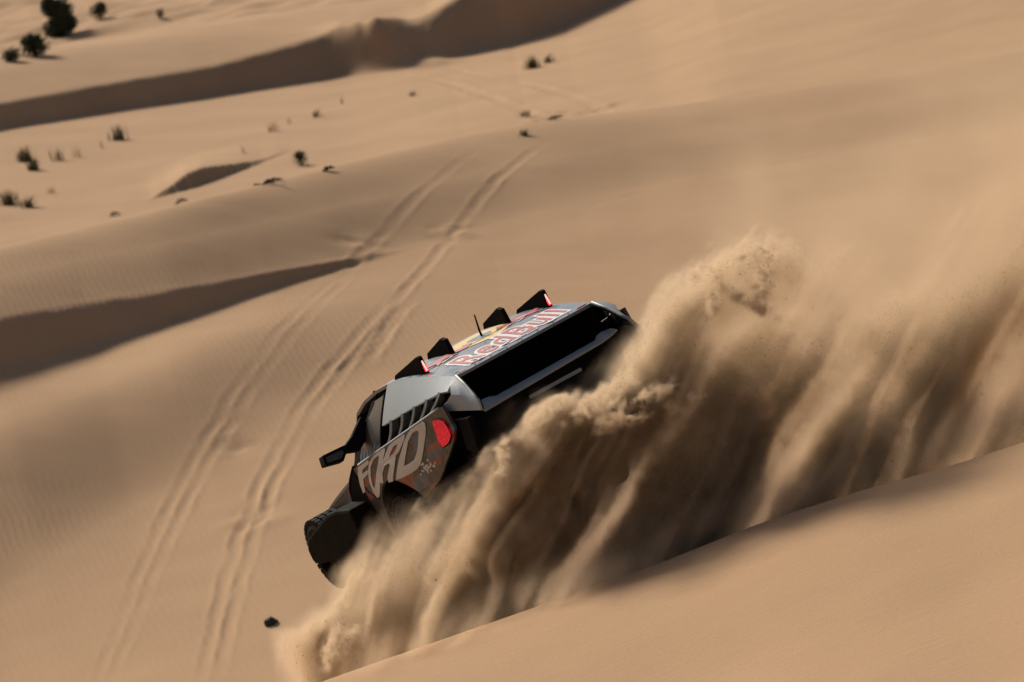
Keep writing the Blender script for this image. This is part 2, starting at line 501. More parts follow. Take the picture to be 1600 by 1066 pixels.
def noisy_rough(m, scale=14, lo=0.25, hi=0.6, dust=0.25, dust_col=(0.30, 0.22, 0.14)):
    """paint with a film of dust in patches and uneven gloss"""
    bs = m.node_tree.nodes['Principled BSDF']
    tc = node(m, 'ShaderNodeTexCoord')
    n1 = node(m, 'ShaderNodeTexNoise'); n1.inputs['Scale'].default_value = scale; n1.inputs['Detail'].default_value = 6
    n1.inputs['Roughness'].default_value = 0.65
    link(m, tc.outputs['Object'], n1.inputs['Vector'])
    mr = node(m, 'ShaderNodeMapRange'); mr.inputs[1].default_value = 0.3; mr.inputs[2].default_value = 0.7
    mr.inputs[3].default_value = lo; mr.inputs[4].default_value = hi
    link(m, n1.outputs['Fac'], mr.inputs[0]); link(m, mr.outputs[0], bs.inputs['Roughness'])
    n2 = node(m, 'ShaderNodeTexNoise'); n2.inputs['Scale'].default_value = scale * 0.3; n2.inputs['Detail'].default_value = 8
    link(m, tc.outputs['Object'], n2.inputs['Vector'])
    r2 = node(m, 'ShaderNodeMapRange'); r2.inputs[1].default_value = 0.42; r2.inputs[2].default_value = 0.75
    r2.inputs[3].default_value = 0.006; r2.inputs[4].default_value = dust * 2
    link(m, n2.outputs['Fac'], r2.inputs[0])
    mx = node(m, 'ShaderNodeMix', data_type='RGBA')
    src = bs.inputs['Base Color'].links[0].from_socket if bs.inputs['Base Color'].is_linked else None
    if src is not None: link(m, src, mx.inputs[6])
    else: mx.inputs[6].default_value = bs.inputs['Base Color'].default_value
    mx.inputs[7].default_value = (*dust_col, 1)
    link(m, r2.outputs[0], mx.inputs[0])
    link(m, mx.outputs[2], bs.inputs['Base Color'])
    return m

def camo_material():
    m = material('wrap_camo', (0.03, 0.03, 0.032), 0.45)
    bs = m.node_tree.nodes['Principled BSDF']
    tc = node(m, 'ShaderNodeTexCoord')
    mp = node(m, 'ShaderNodeMapping'); mp.inputs['Rotation'].default_value = (R(-14), 0, 0); mp.inputs['Scale'].default_value = (0.0, 2.4, 15.0)
    link(m, tc.outputs['Object'], mp.inputs['Vector'])
    sn = node(m, 'ShaderNodeVectorMath', operation='FLOOR')
    link(m, mp.outputs[0], sn.inputs[0])
    wnz = node(m, 'ShaderNodeTexWhiteNoise', noise_dimensions='3D')
    link(m, sn.outputs[0], wnz.inputs['Vector'])
    cr = node(m, 'ShaderNodeValToRGB'); cr.color_ramp.interpolation = 'CONSTANT'
    e = cr.color_ramp.elements
    e[0].position = 0; e[0].color = (0.016, 0.017, 0.019, 1)
    e[1].position = 0.60; e[1].color = (0.16, 0.022, 0.018, 1)
    x = e.new(0.84); x.color = (0.03, 0.06, 0.11, 1)
    x = e.new(0.93); x.color = (0.03, 0.03, 0.03, 1)
    link(m, wnz.outputs['Value'], cr.inputs['Fac'])
    link(m, cr.outputs['Color'], bs.inputs['Base Color'])
    return noisy_rough(m, 10, 0.35, 0.6, 0.035)

M_GREY = noisy_rough(material('wrap_grey', (0.30, 0.355, 0.39), 0.6, 0.0, 0.35), 9, 0.55, 0.72, 0.06)
M_NAVY = noisy_rough(material('wrap_navy', (0.12, 0.165, 0.22), 0.42, 0.15), 9, 0.22, 0.42, 0.10)
M_SIDE = camo_material()
M_BLACK = noisy_rough(material('black_composite', (0.005, 0.005, 0.0055), 0.85, 0, 0.06), 20, 0.75, 0.95, 0.005)
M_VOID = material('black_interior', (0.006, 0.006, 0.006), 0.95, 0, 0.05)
M_RUBBER = noisy_rough(material('tyre_rubber', (0.010, 0.0095, 0.009), 0.85, 0, 0.15), 16, 0.75, 0.95, 0.03)
M_GLASS = material('dark_glass', (0.02, 0.023, 0.026), 0.12, 0, 0.5)
M_TINT = noisy_rough(material('tinted_panel', (0.045, 0.050, 0.056), 0.3, 0.2), 6, 0.22, 0.4, 0.12)
M_LIP = noisy_rough(material('worn_lip', (0.30, 0.34, 0.35), 0.5, 0.1), 12, 0.4, 0.65, 0.15)
M_LETTER = noisy_rough(material('letter_vinyl', (0.45, 0.45, 0.465), 0.5), 8, 0.4, 0.6, 0.12)
M_WHITE = material('print_white', (0.62, 0.62, 0.63), 0.45)
M_RED = material('print_red', (0.36, 0.025, 0.04), 0.45)
M_YELLOW = material('print_yellow', (0.62, 0.42, 0.12), 0.45)
M_METAL = material('bare_metal', (0.35, 0.35, 0.35), 0.4, 0.9)
M_BLUE = material('print_reflection_blue', (0.05, 0.18, 0.36), 0.4)  # blue of the roof print and of the reflection painted on the windows

def lamp_mat(name, c, s):
    m = material(name, c, 0.35)
    b = m.node_tree.nodes['Principled BSDF']
    b.inputs['Emission Color'].default_value = (*c, 1)
    b.inputs['Emission Strength'].default_value = s
    return m
M_TAIL = lamp_mat('tail_lamp_red', (0.60, 0.0, 0.018), 0.9)
M_TAIL.node_tree.nodes['Principled BSDF'].inputs['Base Color'].default_value = (0.25, 0.0, 0.01, 1)
M_TAIL.node_tree.nodes['Principled BSDF'].inputs['Specular IOR Level'].default_value = 0.15
def tail_cells():
    bs = M_TAIL.node_tree.nodes['Principled BSDF']
    tc = node(M_TAIL, 'ShaderNodeTexCoord')
    v = node(M_TAIL, 'ShaderNodeTexVoronoi'); v.inputs['Scale'].default_value = 26
    link(M_TAIL, tc.outputs['Object'], v.inputs['Vector'])
    mr = node(M_TAIL, 'ShaderNodeMapRange'); mr.inputs[1].default_value = 0; mr.inputs[2].default_value = 0.7
    mr.inputs[3].default_value = 0.85; mr.inputs[4].default_value = 0.30
    link(M_TAIL, v.outputs['Distance'], mr.inputs[0])
    link(M_TAIL, mr.outputs[0], bs.inputs['Emission Strength'])
tail_cells()
M_LEDCORE = lamp_mat('led_core', (1.0, 0.50, 0.45), 1.0)
M_LED = lamp_mat('led_red', (1.0, 0.02, 0.03), 1.6)

def grid_shell(name, G, mat, parent, thick=0.02, inward=None, smooth=True):
    """a pressed panel: grid of points (rows of equal length) given thickness along -normal"""
    G = np.array(G, dtype=float)
    n, k = G.shape[:2]
    du = np.gradient(G, axis=0); dv = np.gradient(G, axis=1)
    N = np.cross(du, dv); N /= np.linalg.norm(N, axis=2)[..., None] + 1e-9
    if inward is not None:
        s = np.sign(((np.array(inward) - G) * N).sum(2).mean())
        N = N * s
    H = G + N * thick
    V = np.concatenate([G.reshape(-1, 3), H.reshape(-1, 3)])
    F = []
    o = n * k
    for i in range(n - 1):
        for j in range(k - 1):
            a = i * k + j
            F.append((a, a + 1, a + k + 1, a + k)); F.append((o + a, o + a + k, o + a + k + 1, o + a + 1))
    for i in range(n - 1):
        a = i * k; F.append((a, a + k, o + a + k, o + a)); a += k - 1; F.append((a, o + a, o + a + k, a + k))
    for j in range(k - 1):
        a = j; F.append((a, o + a, o + a + 1, a + 1)); a = (n - 1) * k + j; F.append((a, a + 1, o + a + 1, o + a))
    ob = mesh_obj(name, V, F, mat, parent, False)
    bm = bmesh.new(); bm.from_mesh(ob.data)
    bmesh.ops.recalc_face_normals(bm, faces=bm.faces)
    bm.to_mesh(ob.data); bm.free()
    if smooth:
        ob.data.polygons.foreach_set('use_smooth', [True] * len(ob.data.polygons))
        ob.data.set_sharp_from_angle(angle=R(35))
    return ob

def plate(name, loops, to3d, t0, t1, mat, parent, bevel=0.0):
    """a flat outline (with holes) given real thickness; to3d(a, b, t) -> point"""
    from mathutils.geometry import tessellate_polygon
    vl = [[Vector((a, b, 0)) for a, b in lp] for lp in loops]
    tris = tessellate_polygon(vl)
    flat = [p for lp in loops for p in lp]
    n = len(flat)
    V = [to3d(a, b, t0) for a, b in flat] + [to3d(a, b, t1) for a, b in flat]
    F = [tuple(t) for t in tris] + [(t[2] + n, t[1] + n, t[0] + n) for t in tris]
    base = 0
    for lp in loops:
        m = len(lp)
        for i in range(m):
            j = (i + 1) % m
            F.append((base + i, base + j, n + base + j, n + base + i))
        base += m
    ob = mesh_obj(name, V, F, mat, parent)
    bm = bmesh.new(); bm.from_mesh(ob.data)
    bmesh.ops.recalc_face_normals(bm, faces=bm.faces)
    if bevel:
        es = [e for e in bm.edges if len(e.link_faces) == 2 and e.calc_face_angle(0) > 0.6]
        bmesh.ops.bevel(bm, geom=es, offset=bevel, segments=2, affect='EDGES', profile=0.6)
    bm.to_mesh(ob.data); bm.free()
    return ob

def box(name, lo, hi, mat, parent, bevel=0.015):
    bm = bmesh.new()
    bmesh.ops.create_cube(bm, size=1)
    lo, hi = Vector(lo), Vector(hi)
    for v in bm.verts:
        v.co = Vector([(lo[i] + hi[i]) / 2 + v.co[i] * (hi[i] - lo[i]) for i in range(3)])
    if bevel:
        bmesh.ops.bevel(bm, geom=bm.edges[:], offset=bevel, segments=2, affect='EDGES')
    me = bpy.data.meshes.new(name); bm.to_mesh(me); bm.free()
    me.materials.append(mat)
    o = bpy.data.objects.new(name, me); col.objects.link(o); o.parent = parent
    return o

def tube(name, pts, rad, mat, parent, seg=10):
    bm = bmesh.new()
    rings = []
    pts = [Vector(p) for p in pts]
    for i, p in enumerate(pts):
        t = (pts[min(i + 1, len(pts) - 1)] - pts[max(i - 1, 0)]).normalized()
        a = t.orthogonal().normalized(); b = t.cross(a)
        r = rad[i] if isinstance(rad, (list, tuple)) else rad
        rings.append([bm.verts.new(p + (a * math.cos(2 * math.pi * k / seg) + b * math.sin(2 * math.pi * k / seg)) * r) for k in range(seg)])
    for A, Bq in zip(rings[:-1], rings[1:]):
        for k in range(seg):
            bm.faces.new((A[k], A[(k + 1) % seg], Bq[(k + 1) % seg], Bq[k]))
    bm.faces.new(rings[0][::-1]); bm.faces.new(rings[-1])
    me = bpy.data.meshes.new(name); bm.to_mesh(me); bm.free()
    me.polygons.foreach_set('use_smooth', [True] * len(me.polygons))
    me.materials.append(mat)
    o = bpy.data.objects.new(name, me); col.objects.link(o); o.parent = parent
    return o

# roof line: height over y along the middle and along the shoulder
RY = [0.0, 0.35, 0.72, 1.0, 1.3, 1.6, 2.0, 2.4, 2.75]
RZ = [1.547, 1.640, 1.725, 1.785, 1.835, 1.868, 1.885, 1.872, 1.815]
def roof_z(y): return float(np.interp(y, RY, RZ))
def roof_pt(x, y, lift=0.0):
    sh = 0.80
    crown = 0.035 * (1 - (x / sh) ** 2)
    return (x, y, roof_z(y) + crown * min(1, y * 1.5) + lift)
ys = np.linspace(0, 2.75, 34)
xs = np.concatenate([np.linspace(-0.79, 0.79, 25)])
RC = mesh_roof = grid_shell('roof_cover', [[roof_pt(x, y) for x in xs] for y in ys], M_NAVY, TRUCK, 0.03, (0, 1, 0))

# body side position: lower side bulges out round the wheel, greenhouse leans in
def side_x(y, z):
    if z <= 1.36:
        bul = 0.035 * math.exp(-((y - 2.0) / 0.55) ** 2 - ((z - 1.08) / 0.20) ** 2)
        return 1.06 + bul - max(0, y - 2.7) * 0.03 - max(0, 0.95 - z) * 0.10
    t = (z - 1.36) / max(0.05, (roof_z(max(y, 0)) - 1.36))
    t = min(max(t, 0), 1.0)
    return 1.035 - 0.245 * t ** 1.35

def yz_side(s):
    return lambda a, b, t: (s * (side_x(a, b) + t), a, b)

FORD = {
 'D': ([(0.964, 1.352), (0.75, 1.352), (0.602, 1.350), (0.564, 1.322), (0.60, 1.28), (0.698, 1.225), (0.938, 1.12), (1.095, 1.053), (1.2, 1.022), (1.296, 1.005), (1.487, 1.002), (1.7, 1.012), (1.881, 1.028), (1.8, 1.07), (1.72, 1.114), (1.534, 1.198), (1.268, 1.293), (1.1, 1.33)],
       [(0.969, 1.315), (0.85, 1.312), (0.814, 1.303), (0.819, 1.28), (1.041, 1.166), (1.15, 1.125), (1.261, 1.092), (1.374, 1.089), (1.545, 1.098), (1.394, 1.176), (1.174, 1.271)]),
 'R': ([(1.56, 1.352), (1.4, 1.352), (1.216, 1.350), (1.189, 1.335), (1.22, 1.315), (1.32, 1.288), (1.487, 1.243), (1.623, 1.226), (1.66, 1.20), (1.748, 1.150), (1.972, 1.035), (2.081, 1.049), (2.051, 1.096), (1.92, 1.15), (1.839, 1.185), (1.858, 1.208), (1.988, 1.206), (2.123, 1.160), (2.224, 1.077), (2.306, 1.085), (2.275, 1.148), (2.104, 1.215), (1.834, 1.3), (1.66, 1.345)],
       [(1.582, 1.31), (1.451, 1.314), (1.493, 1.289), (1.618, 1.26), (1.795, 1.249), (1.708, 1.281)]),
 'O': ([(1.85, 1.352), (1.795, 1.345), (1.82, 1.325), (1.922, 1.285), (2.1, 1.20), (2.246, 1.13), (2.40, 1.055), (2.509, 1.008), (2.60, 0.985), (2.64, 1.0), (2.65, 1.062), (2.607, 1.16), (2.498, 1.253), (2.356, 1.322), (2.153, 1.352), (1.98, 1.354)],
       [(2.037, 1.328), (2.031, 1.31), (2.209, 1.228), (2.425, 1.129), (2.53, 1.09), (2.565, 1.084), (2.557, 1.127), (2.485, 1.207), (2.373, 1.277), (2.201, 1.318)]),
 'F': ([(2.713, 1.344), (2.344, 1.348), (2.387, 1.313), (2.629, 1.3), (2.677, 1.268), (2.484, 1.269), (2.54, 1.236), (2.73, 1.222), (2.80, 1.17), (2.87, 1.107), (2.95, 1.107), (2.90, 1.20), (2.82, 1.28)],),
}

def side(s):
    # bed side with the wheel arch cut out
    def zbot(y):
        d = (y - 2.16) / 0.62
        arch = 0.50 + 0.575 * math.sqrt(max(0, 1 - d * d)) if abs(d) < 1 else 0.0
        low = np.interp(y, [0.0, 0.15, 0.45, 1.0, 2.9, 3.0], [1.12, 1.03, 0.94, 0.80, 0.60, 0.60])
        return max(arch, low)
    Ysd = np.unique(np.concatenate([np.linspace(-0.02, 1.5, 17), np.linspace(1.5, 2.84, 41), np.linspace(2.84, 2.9, 3)]))
    G = []
    for y in Ysd:
        zb = zbot(y)
        G.append([(s * side_x(y, z), y, z) for z in np.linspace(zb, 1.358, 15)])
    p = grid_shell('bed_side', G, M_SIDE, TRUCK, 0.03, (0, 2, 1))
    # arch liner, a deep dark box behind the opening
    A = []
    for t in np.linspace(0, math.pi, 15):
        y = 2.16 + 0.615 * math.cos(t); z = 0.50 + 0.565 * math.sin(t)
        A.append([(s * (side_x(y, z) - 0.035), y, z), (s * 0.55, y, z)])
    grid_shell('wheel_arch_liner', A, M_VOID, TRUCK, 0.012, (s * 0.8, 2.16, 3.0))
    # letters of the side, thin vinyl standing 3 mm proud
    for ch in 'FORD':
        lp = FORD[ch]
        sub = []
        for l in lp:      # finer outline so that it follows the bulge
            q = []
            for i in range(len(l)):
                a, b = l[i], l[(i + 1) % len(l)]
                m = max(1, int(math.hypot(a[0] - b[0], (a[1] - b[1]) * 3) / 0.12))
                for k in range(m):
                    q.append((a[0] + (b[0] - a[0]) * k / m, a[1] + (b[1] - a[1]) * k / m))
            sub.append(q)
        plate('letter', sub, yz_side(s), 0.003, 0.008, M_LETTER, p)
    # small crest of splashed print behind the tail lamp
    rr = random.Random(5)
    lps = []
    V, F = [], []
    for k in range(22):
        y = 1.05 + rr.gauss(0, 0.12); z = 0.965 + rr.gauss(0, 0.022)
        if z < zbot(y) + 0.015: continue
        w, h = rr.uniform(0.02, 0.05), rr.uniform(0.008, 0.018)
        b = len(V)
        for dy, dz in ((-w, 0), (0, -h), (w, 0), (0, h)):
            V.append((s * (side_x(y + dy, z + dz) + 0.004), y + dy, z + dz))
        F.append((b, b + 1, b + 2, b + 3))
    mesh_obj('crest_print', V, F, M_LETTER, p)

    # belt rail
    tube('belt_rail', [(s * 1.045, y, 1.364) for y in np.linspace(0.12, 2.72, 12)], 0.012, M_GREY, TRUCK, 8)

    # quarter panel: upper skin, louvre fins, rear flank
    def top_line(y): return np.interp(y, [0.0, 0.2, 0.55, 0.9, 1.25, 1.6, 1.75], [1.47, 1.492, 1.509, 1.525, 1.533, 1.548, 1.548])
    G = []
    Yq = np.linspace(0.0, 1.62, 20)
    for y in Yq:
        row = []
        for t in np.linspace(0, 1, 9):
            yy = y + (0.20 * (1 - t) * (y / 1.62))
            zt = roof_z(y) ; zb = top_line(y) if y > 0.18 else np.interp(y, [0, .18], [1.46, 1.49])
            z = zb + (zt - zb) * t
            row.append((s * side_x(yy, z), yy, z))
        G.append(row)
    q = grid_shell('quarter_panel', G, M_GREY, TRUCK, 0.025, (0, 1, 1.2))
    # shoulder that joins the panel to the roof
    grid_shell('roof_shoulder', [[(s * (0.79 - 0.004), y, roof_z(y) + 0.001), (s * (0.79 + 0.008), y, roof_z(y) - 0.012)] for y in np.linspace(0, 1.62, 12)], M_GREY, q, 0.02, (0, 1, 1))
    # louvres
    vy = [(-0.06, 0.30), (0.26, 0.62), (0.60, 0.96), (0.95, 1.31), (1.30, 1.74)]
    for k in range(1, 6):
        y0 = [0.255, 0.575, 0.915, 1.255, 1.60][k - 1]
        pts = []
        zt = float(top_line(y0))
        for t in np.linspace(0, 1, 9):
            z = zt + (1.372 - zt) * t
            y = y0 - 0.05 + 0.02 * t + 0.16 * t ** 3
            pts.append((y, z))
        G = [[(s * (side_x(y, max(z, 1.362)) + 0.004), y - 0.004, z), (s * (side_x(y, max(z, 1.362)) - 0.008), y + 0.016, z), (s * (side_x(y, max(z, 1.362)) - 0.13), y + 0.10, z - 0.005)] for y, z in pts]
        lv = grid_shell('louvre', G, M_GREY, q, 0.012, (0, y0 + 1, 1.4))
        E = [[(s * (side_x(y, max(z, 1.362)) + 0.007), y + d, z) for d in (-0.022, 0.0, 0.014)] for y, z in pts if z < zt + 0.004]
        grid_shell('louvre_edge', E, M_LIP, lv, 0.012, (0, y0, 1.4))
    V = [(s * 0.86, -0.02, 1.36), (s * 0.86, 1.95, 1.36), (s * 0.86, 1.78, 1.60), (s * 0.80, -0.02, 1.52)]
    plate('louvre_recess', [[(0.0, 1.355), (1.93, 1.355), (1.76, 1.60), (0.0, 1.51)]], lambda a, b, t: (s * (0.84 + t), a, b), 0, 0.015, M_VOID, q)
    # rear flank, flared out behind the roof edge
    outer = [(-0.02, 1.547, 0.79), (-0.18, 1.43, 0.82), (-0.328, 1.30, 0.85), (-0.41, 1.236, 0.87), (-0.43, 1.137, 0.90)]
    inner = [(0.10, 1.566, 0.80), (-0.06, 1.485, 0.905), (-0.09, 1.41, 0.955), (0.02, 1.374, 0.985), (0.30, 1.355, 1.005)]
    G = []
    for p0, p1 in zip(outer, inner):
        G.append([(s * (p0[2] + (p1[2] - p0[2]) * u), p0[0] + (p1[0] - p0[0]) * u, p0[1] + (p1[1] - p0[1]) * u) for u in np.linspace(0, 1, 7)])
    f = grid_shell('rear_flank', G, M_GREY, TRUCK, 0.022, (0, 0.5, 1.2))
    tube('flank_edge', [(s * (x - 0.004), a - 0.003, b) for a, b, x in outer], 0.013, M_LIP, f, 8)
    # black sheet inside the flank, its shadow put in as colour
    G = [[(x - s * 0.032, y + 0.012, z) for x, y, z in row] for row in G]
    grid_shell('flank_shade', G, M_VOID, f, 0.006, (0, 0.5, 1.2))
    # filler under the flank down to the bed side
    plate('rear_corner', [[(-0.29, 1.14), (0.38, 1.258), (0.15, 1.34), (0.02, 1.10), (0.12, 0.90), (-0.08, 0.80), (-0.20, 0.95)]],
          lambda a, b, t: (s * (1.0 + t), a, b), -0.06, 0.0, M_BLACK, TRUCK, 0.01)
    # tail lamp
    tl = [(0.329, 1.302), (0.15, 1.263), (0.09, 1.22), (0.072, 1.175), (0.105, 1.085), (0.249, 1.039), (0.425, 1.035), (0.45, 1.07), (0.456, 1.105), (0.403, 1.227)]
    lamp = plate('tail_lamp', [tl], lambda a, b, t: (s * (1.062 + t), a, b), -0.02, 0.018, M_TAIL, TRUCK, 0.008)
    tube('lamp_rim', [(s * 1.070, a, b) for a, b in tl + tl[:1]], 0.008, M_BLACK, lamp, 6)

    # door: lower skin, glass and pillar
    G = []
    for y in np.linspace(2.905, 3.50, 9):
        zt = np.interp(y, [2.9, 3.1, 3.25, 3.42, 3.5], [1.36, 1.285, 1.21, 1.02, 0.86])
        zb = np.interp(y, [2.9, 3.5], [0.62, 0.58])
        G.append([(s * (1.06 - (y - 2.9) * 0.02 - max(0, 0.95 - z) * 0.10), y, z) for z in np.linspace(zb, zt, 8)])
    d = grid_shell('door', G, M_BLACK, TRUCK, 0.03, (0, 3, 1))
    tube('door_edge', [(s * 1.05, y, z) for y, z in ((2.86, 1.375), (3.1, 1.29), (3.25, 1.215), (3.42, 1.03), (3.5, 0.87), (3.56, 0.66))], 0.016, M_BLACK, d, 8)
    G = []
    for t in np.linspace(0, 1, 8):
        z = 1.372 + (1.80 - 1.372) * t
        ya = 2.0 - 0.27 * t; yb = 2.72 - 0.62 * t
        G.append([(s * side_x(y, z), y, z) for y in np.linspace(ya, yb, 8)])
    wdw = grid_shell('side_window', G, M_TINT, TRUCK, 0.012, (0, 2, 1.2))
    G = [[(s * (side_x(y, z) + 0.004), y, z), (s * (side_x(y, z) + 0.004), y + 0.025, z)] for y, z in [(1.90 - 0.27 * t + 0.07, 1.372 + 0.44 * t) for t in np.linspace(0, 1, 8)]]
    grid_shell('window_frame', G, M_BLACK, wdw, 0.012, (0, 2, 1.2))
    V, F = [], []
    rr = random.Random(3)
    for k in range(5):   # pale blue streaks, a reflection painted over the glass corner
        y = 2.18 + 0.11 * k
        b = len(V)
        for yy, z in ((y, 1.385), (y + 0.03, 1.385), (y + 0.0 - 0.06, 1.385 + 0.05 + 0.03 * rr.random()), (y - 0.075, 1.385 + 0.05)):
            V.append((s * (side_x(yy, z) + 0.003), yy, z))
        F.append((b, b + 1, b + 2, b + 3))
    mesh_obj('window_reflection', V, F, M_BLUE, wdw)
    plate('front_pillar', [[(2.10, 1.81), (2.02, 1.80), (2.70, 1.372), (2.90, 1.372), (2.60, 1.56)]], yz_side(s), -0.03, 0.006, M_BLACK, TRUCK)
    # mirror
    arm = plate('mirror_arm', [[(0.91, 1.754), (0.883, 1.684), (0.987, 1.522), (1.098, 1.464), (1.217, 1.505), (1.235, 1.564), (1.092, 1.626)]], lambda a, b, t: (s * a, 2.40 + t, b), -0.045, 0.045, M_BLACK, TRUCK, 0.015)
    head = plate('mirror', [[(1.464, 1.596), (1.207, 1.585), (1.201, 1.532), (1.294, 1.451), (1.487, 1.494)]], lambda a, b, t: (s * a, 2.40 + t, b), -0.06, 0.08, M_BLACK, TRUCK, 0.012)
    plate('mirror_glass', [[(1.445, 1.565), (1.256, 1.553), (1.261, 1.52), (1.313, 1.483), (1.457, 1.507)]], lambda a, b, t: (s * a, 2.337 + t, b), -0.004, 0.003, M_GLASS, head)
    # front fender flare over the front wheel
    out = [(3.02, 0.80), (2.98, 1.03), (3.35, 1.10), (3.62, 1.115), (4.10, 1.07), (4.46, 1.02), (4.60, 0.93), (4.62, 0.80), (4.50, 0.74), (4.10, 0.70), (3.85, 0.655), (3.50, 0.72)]
    plate('front_fender', [out], lambda a, b, t: (s * (1.27 + t), a, b), -0.36, 0.0, M_BLACK, TRUCK, 0.03)
    plate('mud_flap', [[(4.22, 0.60), (4.02, 0.62), (3.95, 0.44), (4.30, 0.46)]], lambda a, b, t: (s * (1.26 + t), a, b), -0.22, 0.0, M_BLACK, TRUCK, 0.01)
    # sill
    box('sill', (s * 0.95 - 0.06, 2.7, 0.44), (s * 0.95 + 0.06, 3.5, 0.60), M_BLACK, TRUCK)

side(-1); side(1)

# cab front, bonnet, grille, underbody
G = [[(x, 2.75 + 0.62 * t, roof_z(2.75) - 0.008 + 0.035 * (1 - (x / .8) ** 2) * (1 - t) - 0.50 * t) for x in np.linspace(-0.79 - 0.12 * t, 0.79 + 0.12 * t, 13)] for t in np.linspace(0, 1, 8)]
grid_shell('windscreen', G, M_GLASS, TRUCK, 0.012, (0, 2, 1.0))
G = [[(x, 3.38 + 1.75 * t, 1.305 - 0.14 * t - 0.10 * t * t + 0.05 * (1 - (x / 0.95) ** 2)) for x in np.linspace(-0.92, 0.92, 13)] for t in np.linspace(0, 1, 10)]
grid_shell('bonnet', G, M_NAVY, TRUCK, 0.03, (0, 4, 0.5))
for s in (-1, 1):
    G = [[(s * (0.925 + 0.02 * (1 - t)), 3.5 + 1.6 * u, 0.70 + (1.27 - 0.2 * u - 0.70) * t) for t in np.linspace(0, 1, 5)] for u in np.linspace(0, 1, 8)]
    grid_shell('front_side', G, M_SIDE, TRUCK, 0.03, (0, 4, 0.8))
g = box('grille', (-0.9, 5.08, 0.72), (0.9, 5.20, 1.06), M_BLACK, TRUCK, 0.04)
for s in (-1, 1):
    box('headlight', (s * 0.72 - 0.14, 5.17, 0.90), (s * 0.72 + 0.14, 5.22, 1.0), M_GLASS, g, 0.02)
box('front_bumper', (-0.80, 5.02, 0.42), (0.80, 5.30, 0.70), M_BLACK, TRUCK, 0.06)
box('underbody', (-0.78, 0.05, 0.42), (0.78, 5.0, 0.72), M_VOID, TRUCK, 0.04)
box('cabin_core', (-0.76, 1.45, 0.70), (0.76, 3.4, 1.35), M_VOID, TRUCK, 0.02)
box('bed_floor', (-0.96, 0.02, 0.74), (0.96, 1.42, 0.80), M_VOID, TRUCK, 0.01)
box('bed_bulkhead', (-0.78, 0.55, 0.80), (0.78, 0.60, 1.60), M_VOID, TRUCK, 0.01)

# tail: lip with raised ends, tailgate, bumper, number light bar
LX = [-0.775, -0.62, -0.55, 0.0, 0.60, 0.64, 0.70, 0.80]
LT = [1.245, 1.230, 1.205, 1.208, 1.216, 1.246, 1.258, 1.246]
LB = [1.130, 1.135, 1.140, 1.155, 1.172, 1.176, 1.182, 1.205]
lipG = [[(x, -0.06 - 0.13 * u, float(np.interp(x, LX, LT)) * (1 - u) + float(np.interp(x, LX, LB)) * u) for u in (0, 0.25, 0.8, 1.0)] for x in np.unique(np.concatenate([LX, np.linspace(-0.775, 0.8, 30)]))]
grid_shell('tail_lip', lipG, M_LIP, TRUCK, 0.02, (0, 0.5, 0.9))
tg = plate('tailgate', [[(-0.98, 0.78), (-0.97, 1.12), (-0.76, 1.15), (0.76, 1.17), (0.97, 1.14), (0.98, 0.78)]], lambda a, b, t: (a, -0.085 + t, b), 0, 0.05, M_BLACK, TRUCK, 0.012)
box('latch_bar', (-0.28, -0.115, 1.02), (0.32, -0.092, 1.055), M_LIP, tg, 0.006)
box('rear_bumper', (-0.92, -0.20, 0.55), (0.92, 0.10, 0.76), M_BLACK, TRUCK, 0.03)
for s in (-1, 1): box('bed_liner', (s * 0.765 - 0.008, -0.02, 0.80), (s * 0.765 + 0.008, 1.40, 1.50), M_VOID, TRUCK, 0.003)
box('deck_panel', (-0.76, -0.09, 1.168), (0.76, 0.50, 1.182), M_VOID, TRUCK, 0.004)
# faint gilt plate high on the dark bulkhead
gp = box('name_plate', (-0.16, 0.535, 1.44), (0.22, 0.546, 1.49), M_BLACK, TRUCK, 0.003)

# print on the roof: wordmark, two facing bulls, sun disc, ragged stripes
def text_loops(body, size, spacing):
    cu = bpy.data.curves.new('wordmark', 'FONT')
    cu.body = body; cu.size = size; cu.space_character = spacing
    cu.align_x = 'CENTER'; cu.resolution_u = 4
    return cu

def roof_text(body, size, x0, y0, sx, sy, off, lift, mat, name):
    cu = text_loops(body, size, 1.02)
    cu.offset = off
    tmp = bpy.data.objects.new('wordmark', cu)
    col.objects.link(tmp)
    dg = bpy.context.evaluated_depsgraph_get()
    me = bpy.data.meshes.new_from_object(tmp.evaluated_get(dg))
    bpy.data.objects.remove(tmp); bpy.data.curves.remove(cu)
    bm = bmesh.new(); bm.from_mesh(me)
    bmesh.ops.triangulate(bm, faces=bm.faces[:])
    bmesh.ops.subdivide_edges(bm, edges=[e for e in bm.edges if e.calc_length() > 0.08], cuts=1)
    for v in bm.verts:
        x, y = v.co.x * sx + x0, v.co.y * sy + y0
        v.co = Vector(roof_pt(x, y, lift))
    bm.to_mesh(me); bm.free()
    me.materials.clear(); me.materials.append(mat)
    o = bpy.data.objects.new(name, me); col.objects.link(o); o.parent = RC
    return o

roof_text('RedBull', 0.36, 0.02, 0.15, 1.06, 1.75, 0.028, 0.004, M_WHITE, 'wordmark_edge')
roof_text('RedBull', 0.36, 0.02, 0.15, 1.06, 1.75, 0.002, 0.007, M_RED, 'wordmark')

def roof_patch(name, loop, mat, lift, sub=0):
    from mathutils.geometry import tessellate_polygon
    q = []
    for i in range(len(loop)):
        a, b = loop[i], loop[(i + 1) % len(loop)]
        for k in range(2): q.append((a[0] + (b[0] - a[0]) * k / 2, a[1] + (b[1] - a[1]) * k / 2))
    tr = tessellate_polygon([[Vector((a, b, 0)) for a, b in q]])
    return mesh_obj(name, [roof_pt(a, b, lift) for a, b in q], tr, mat, RC)

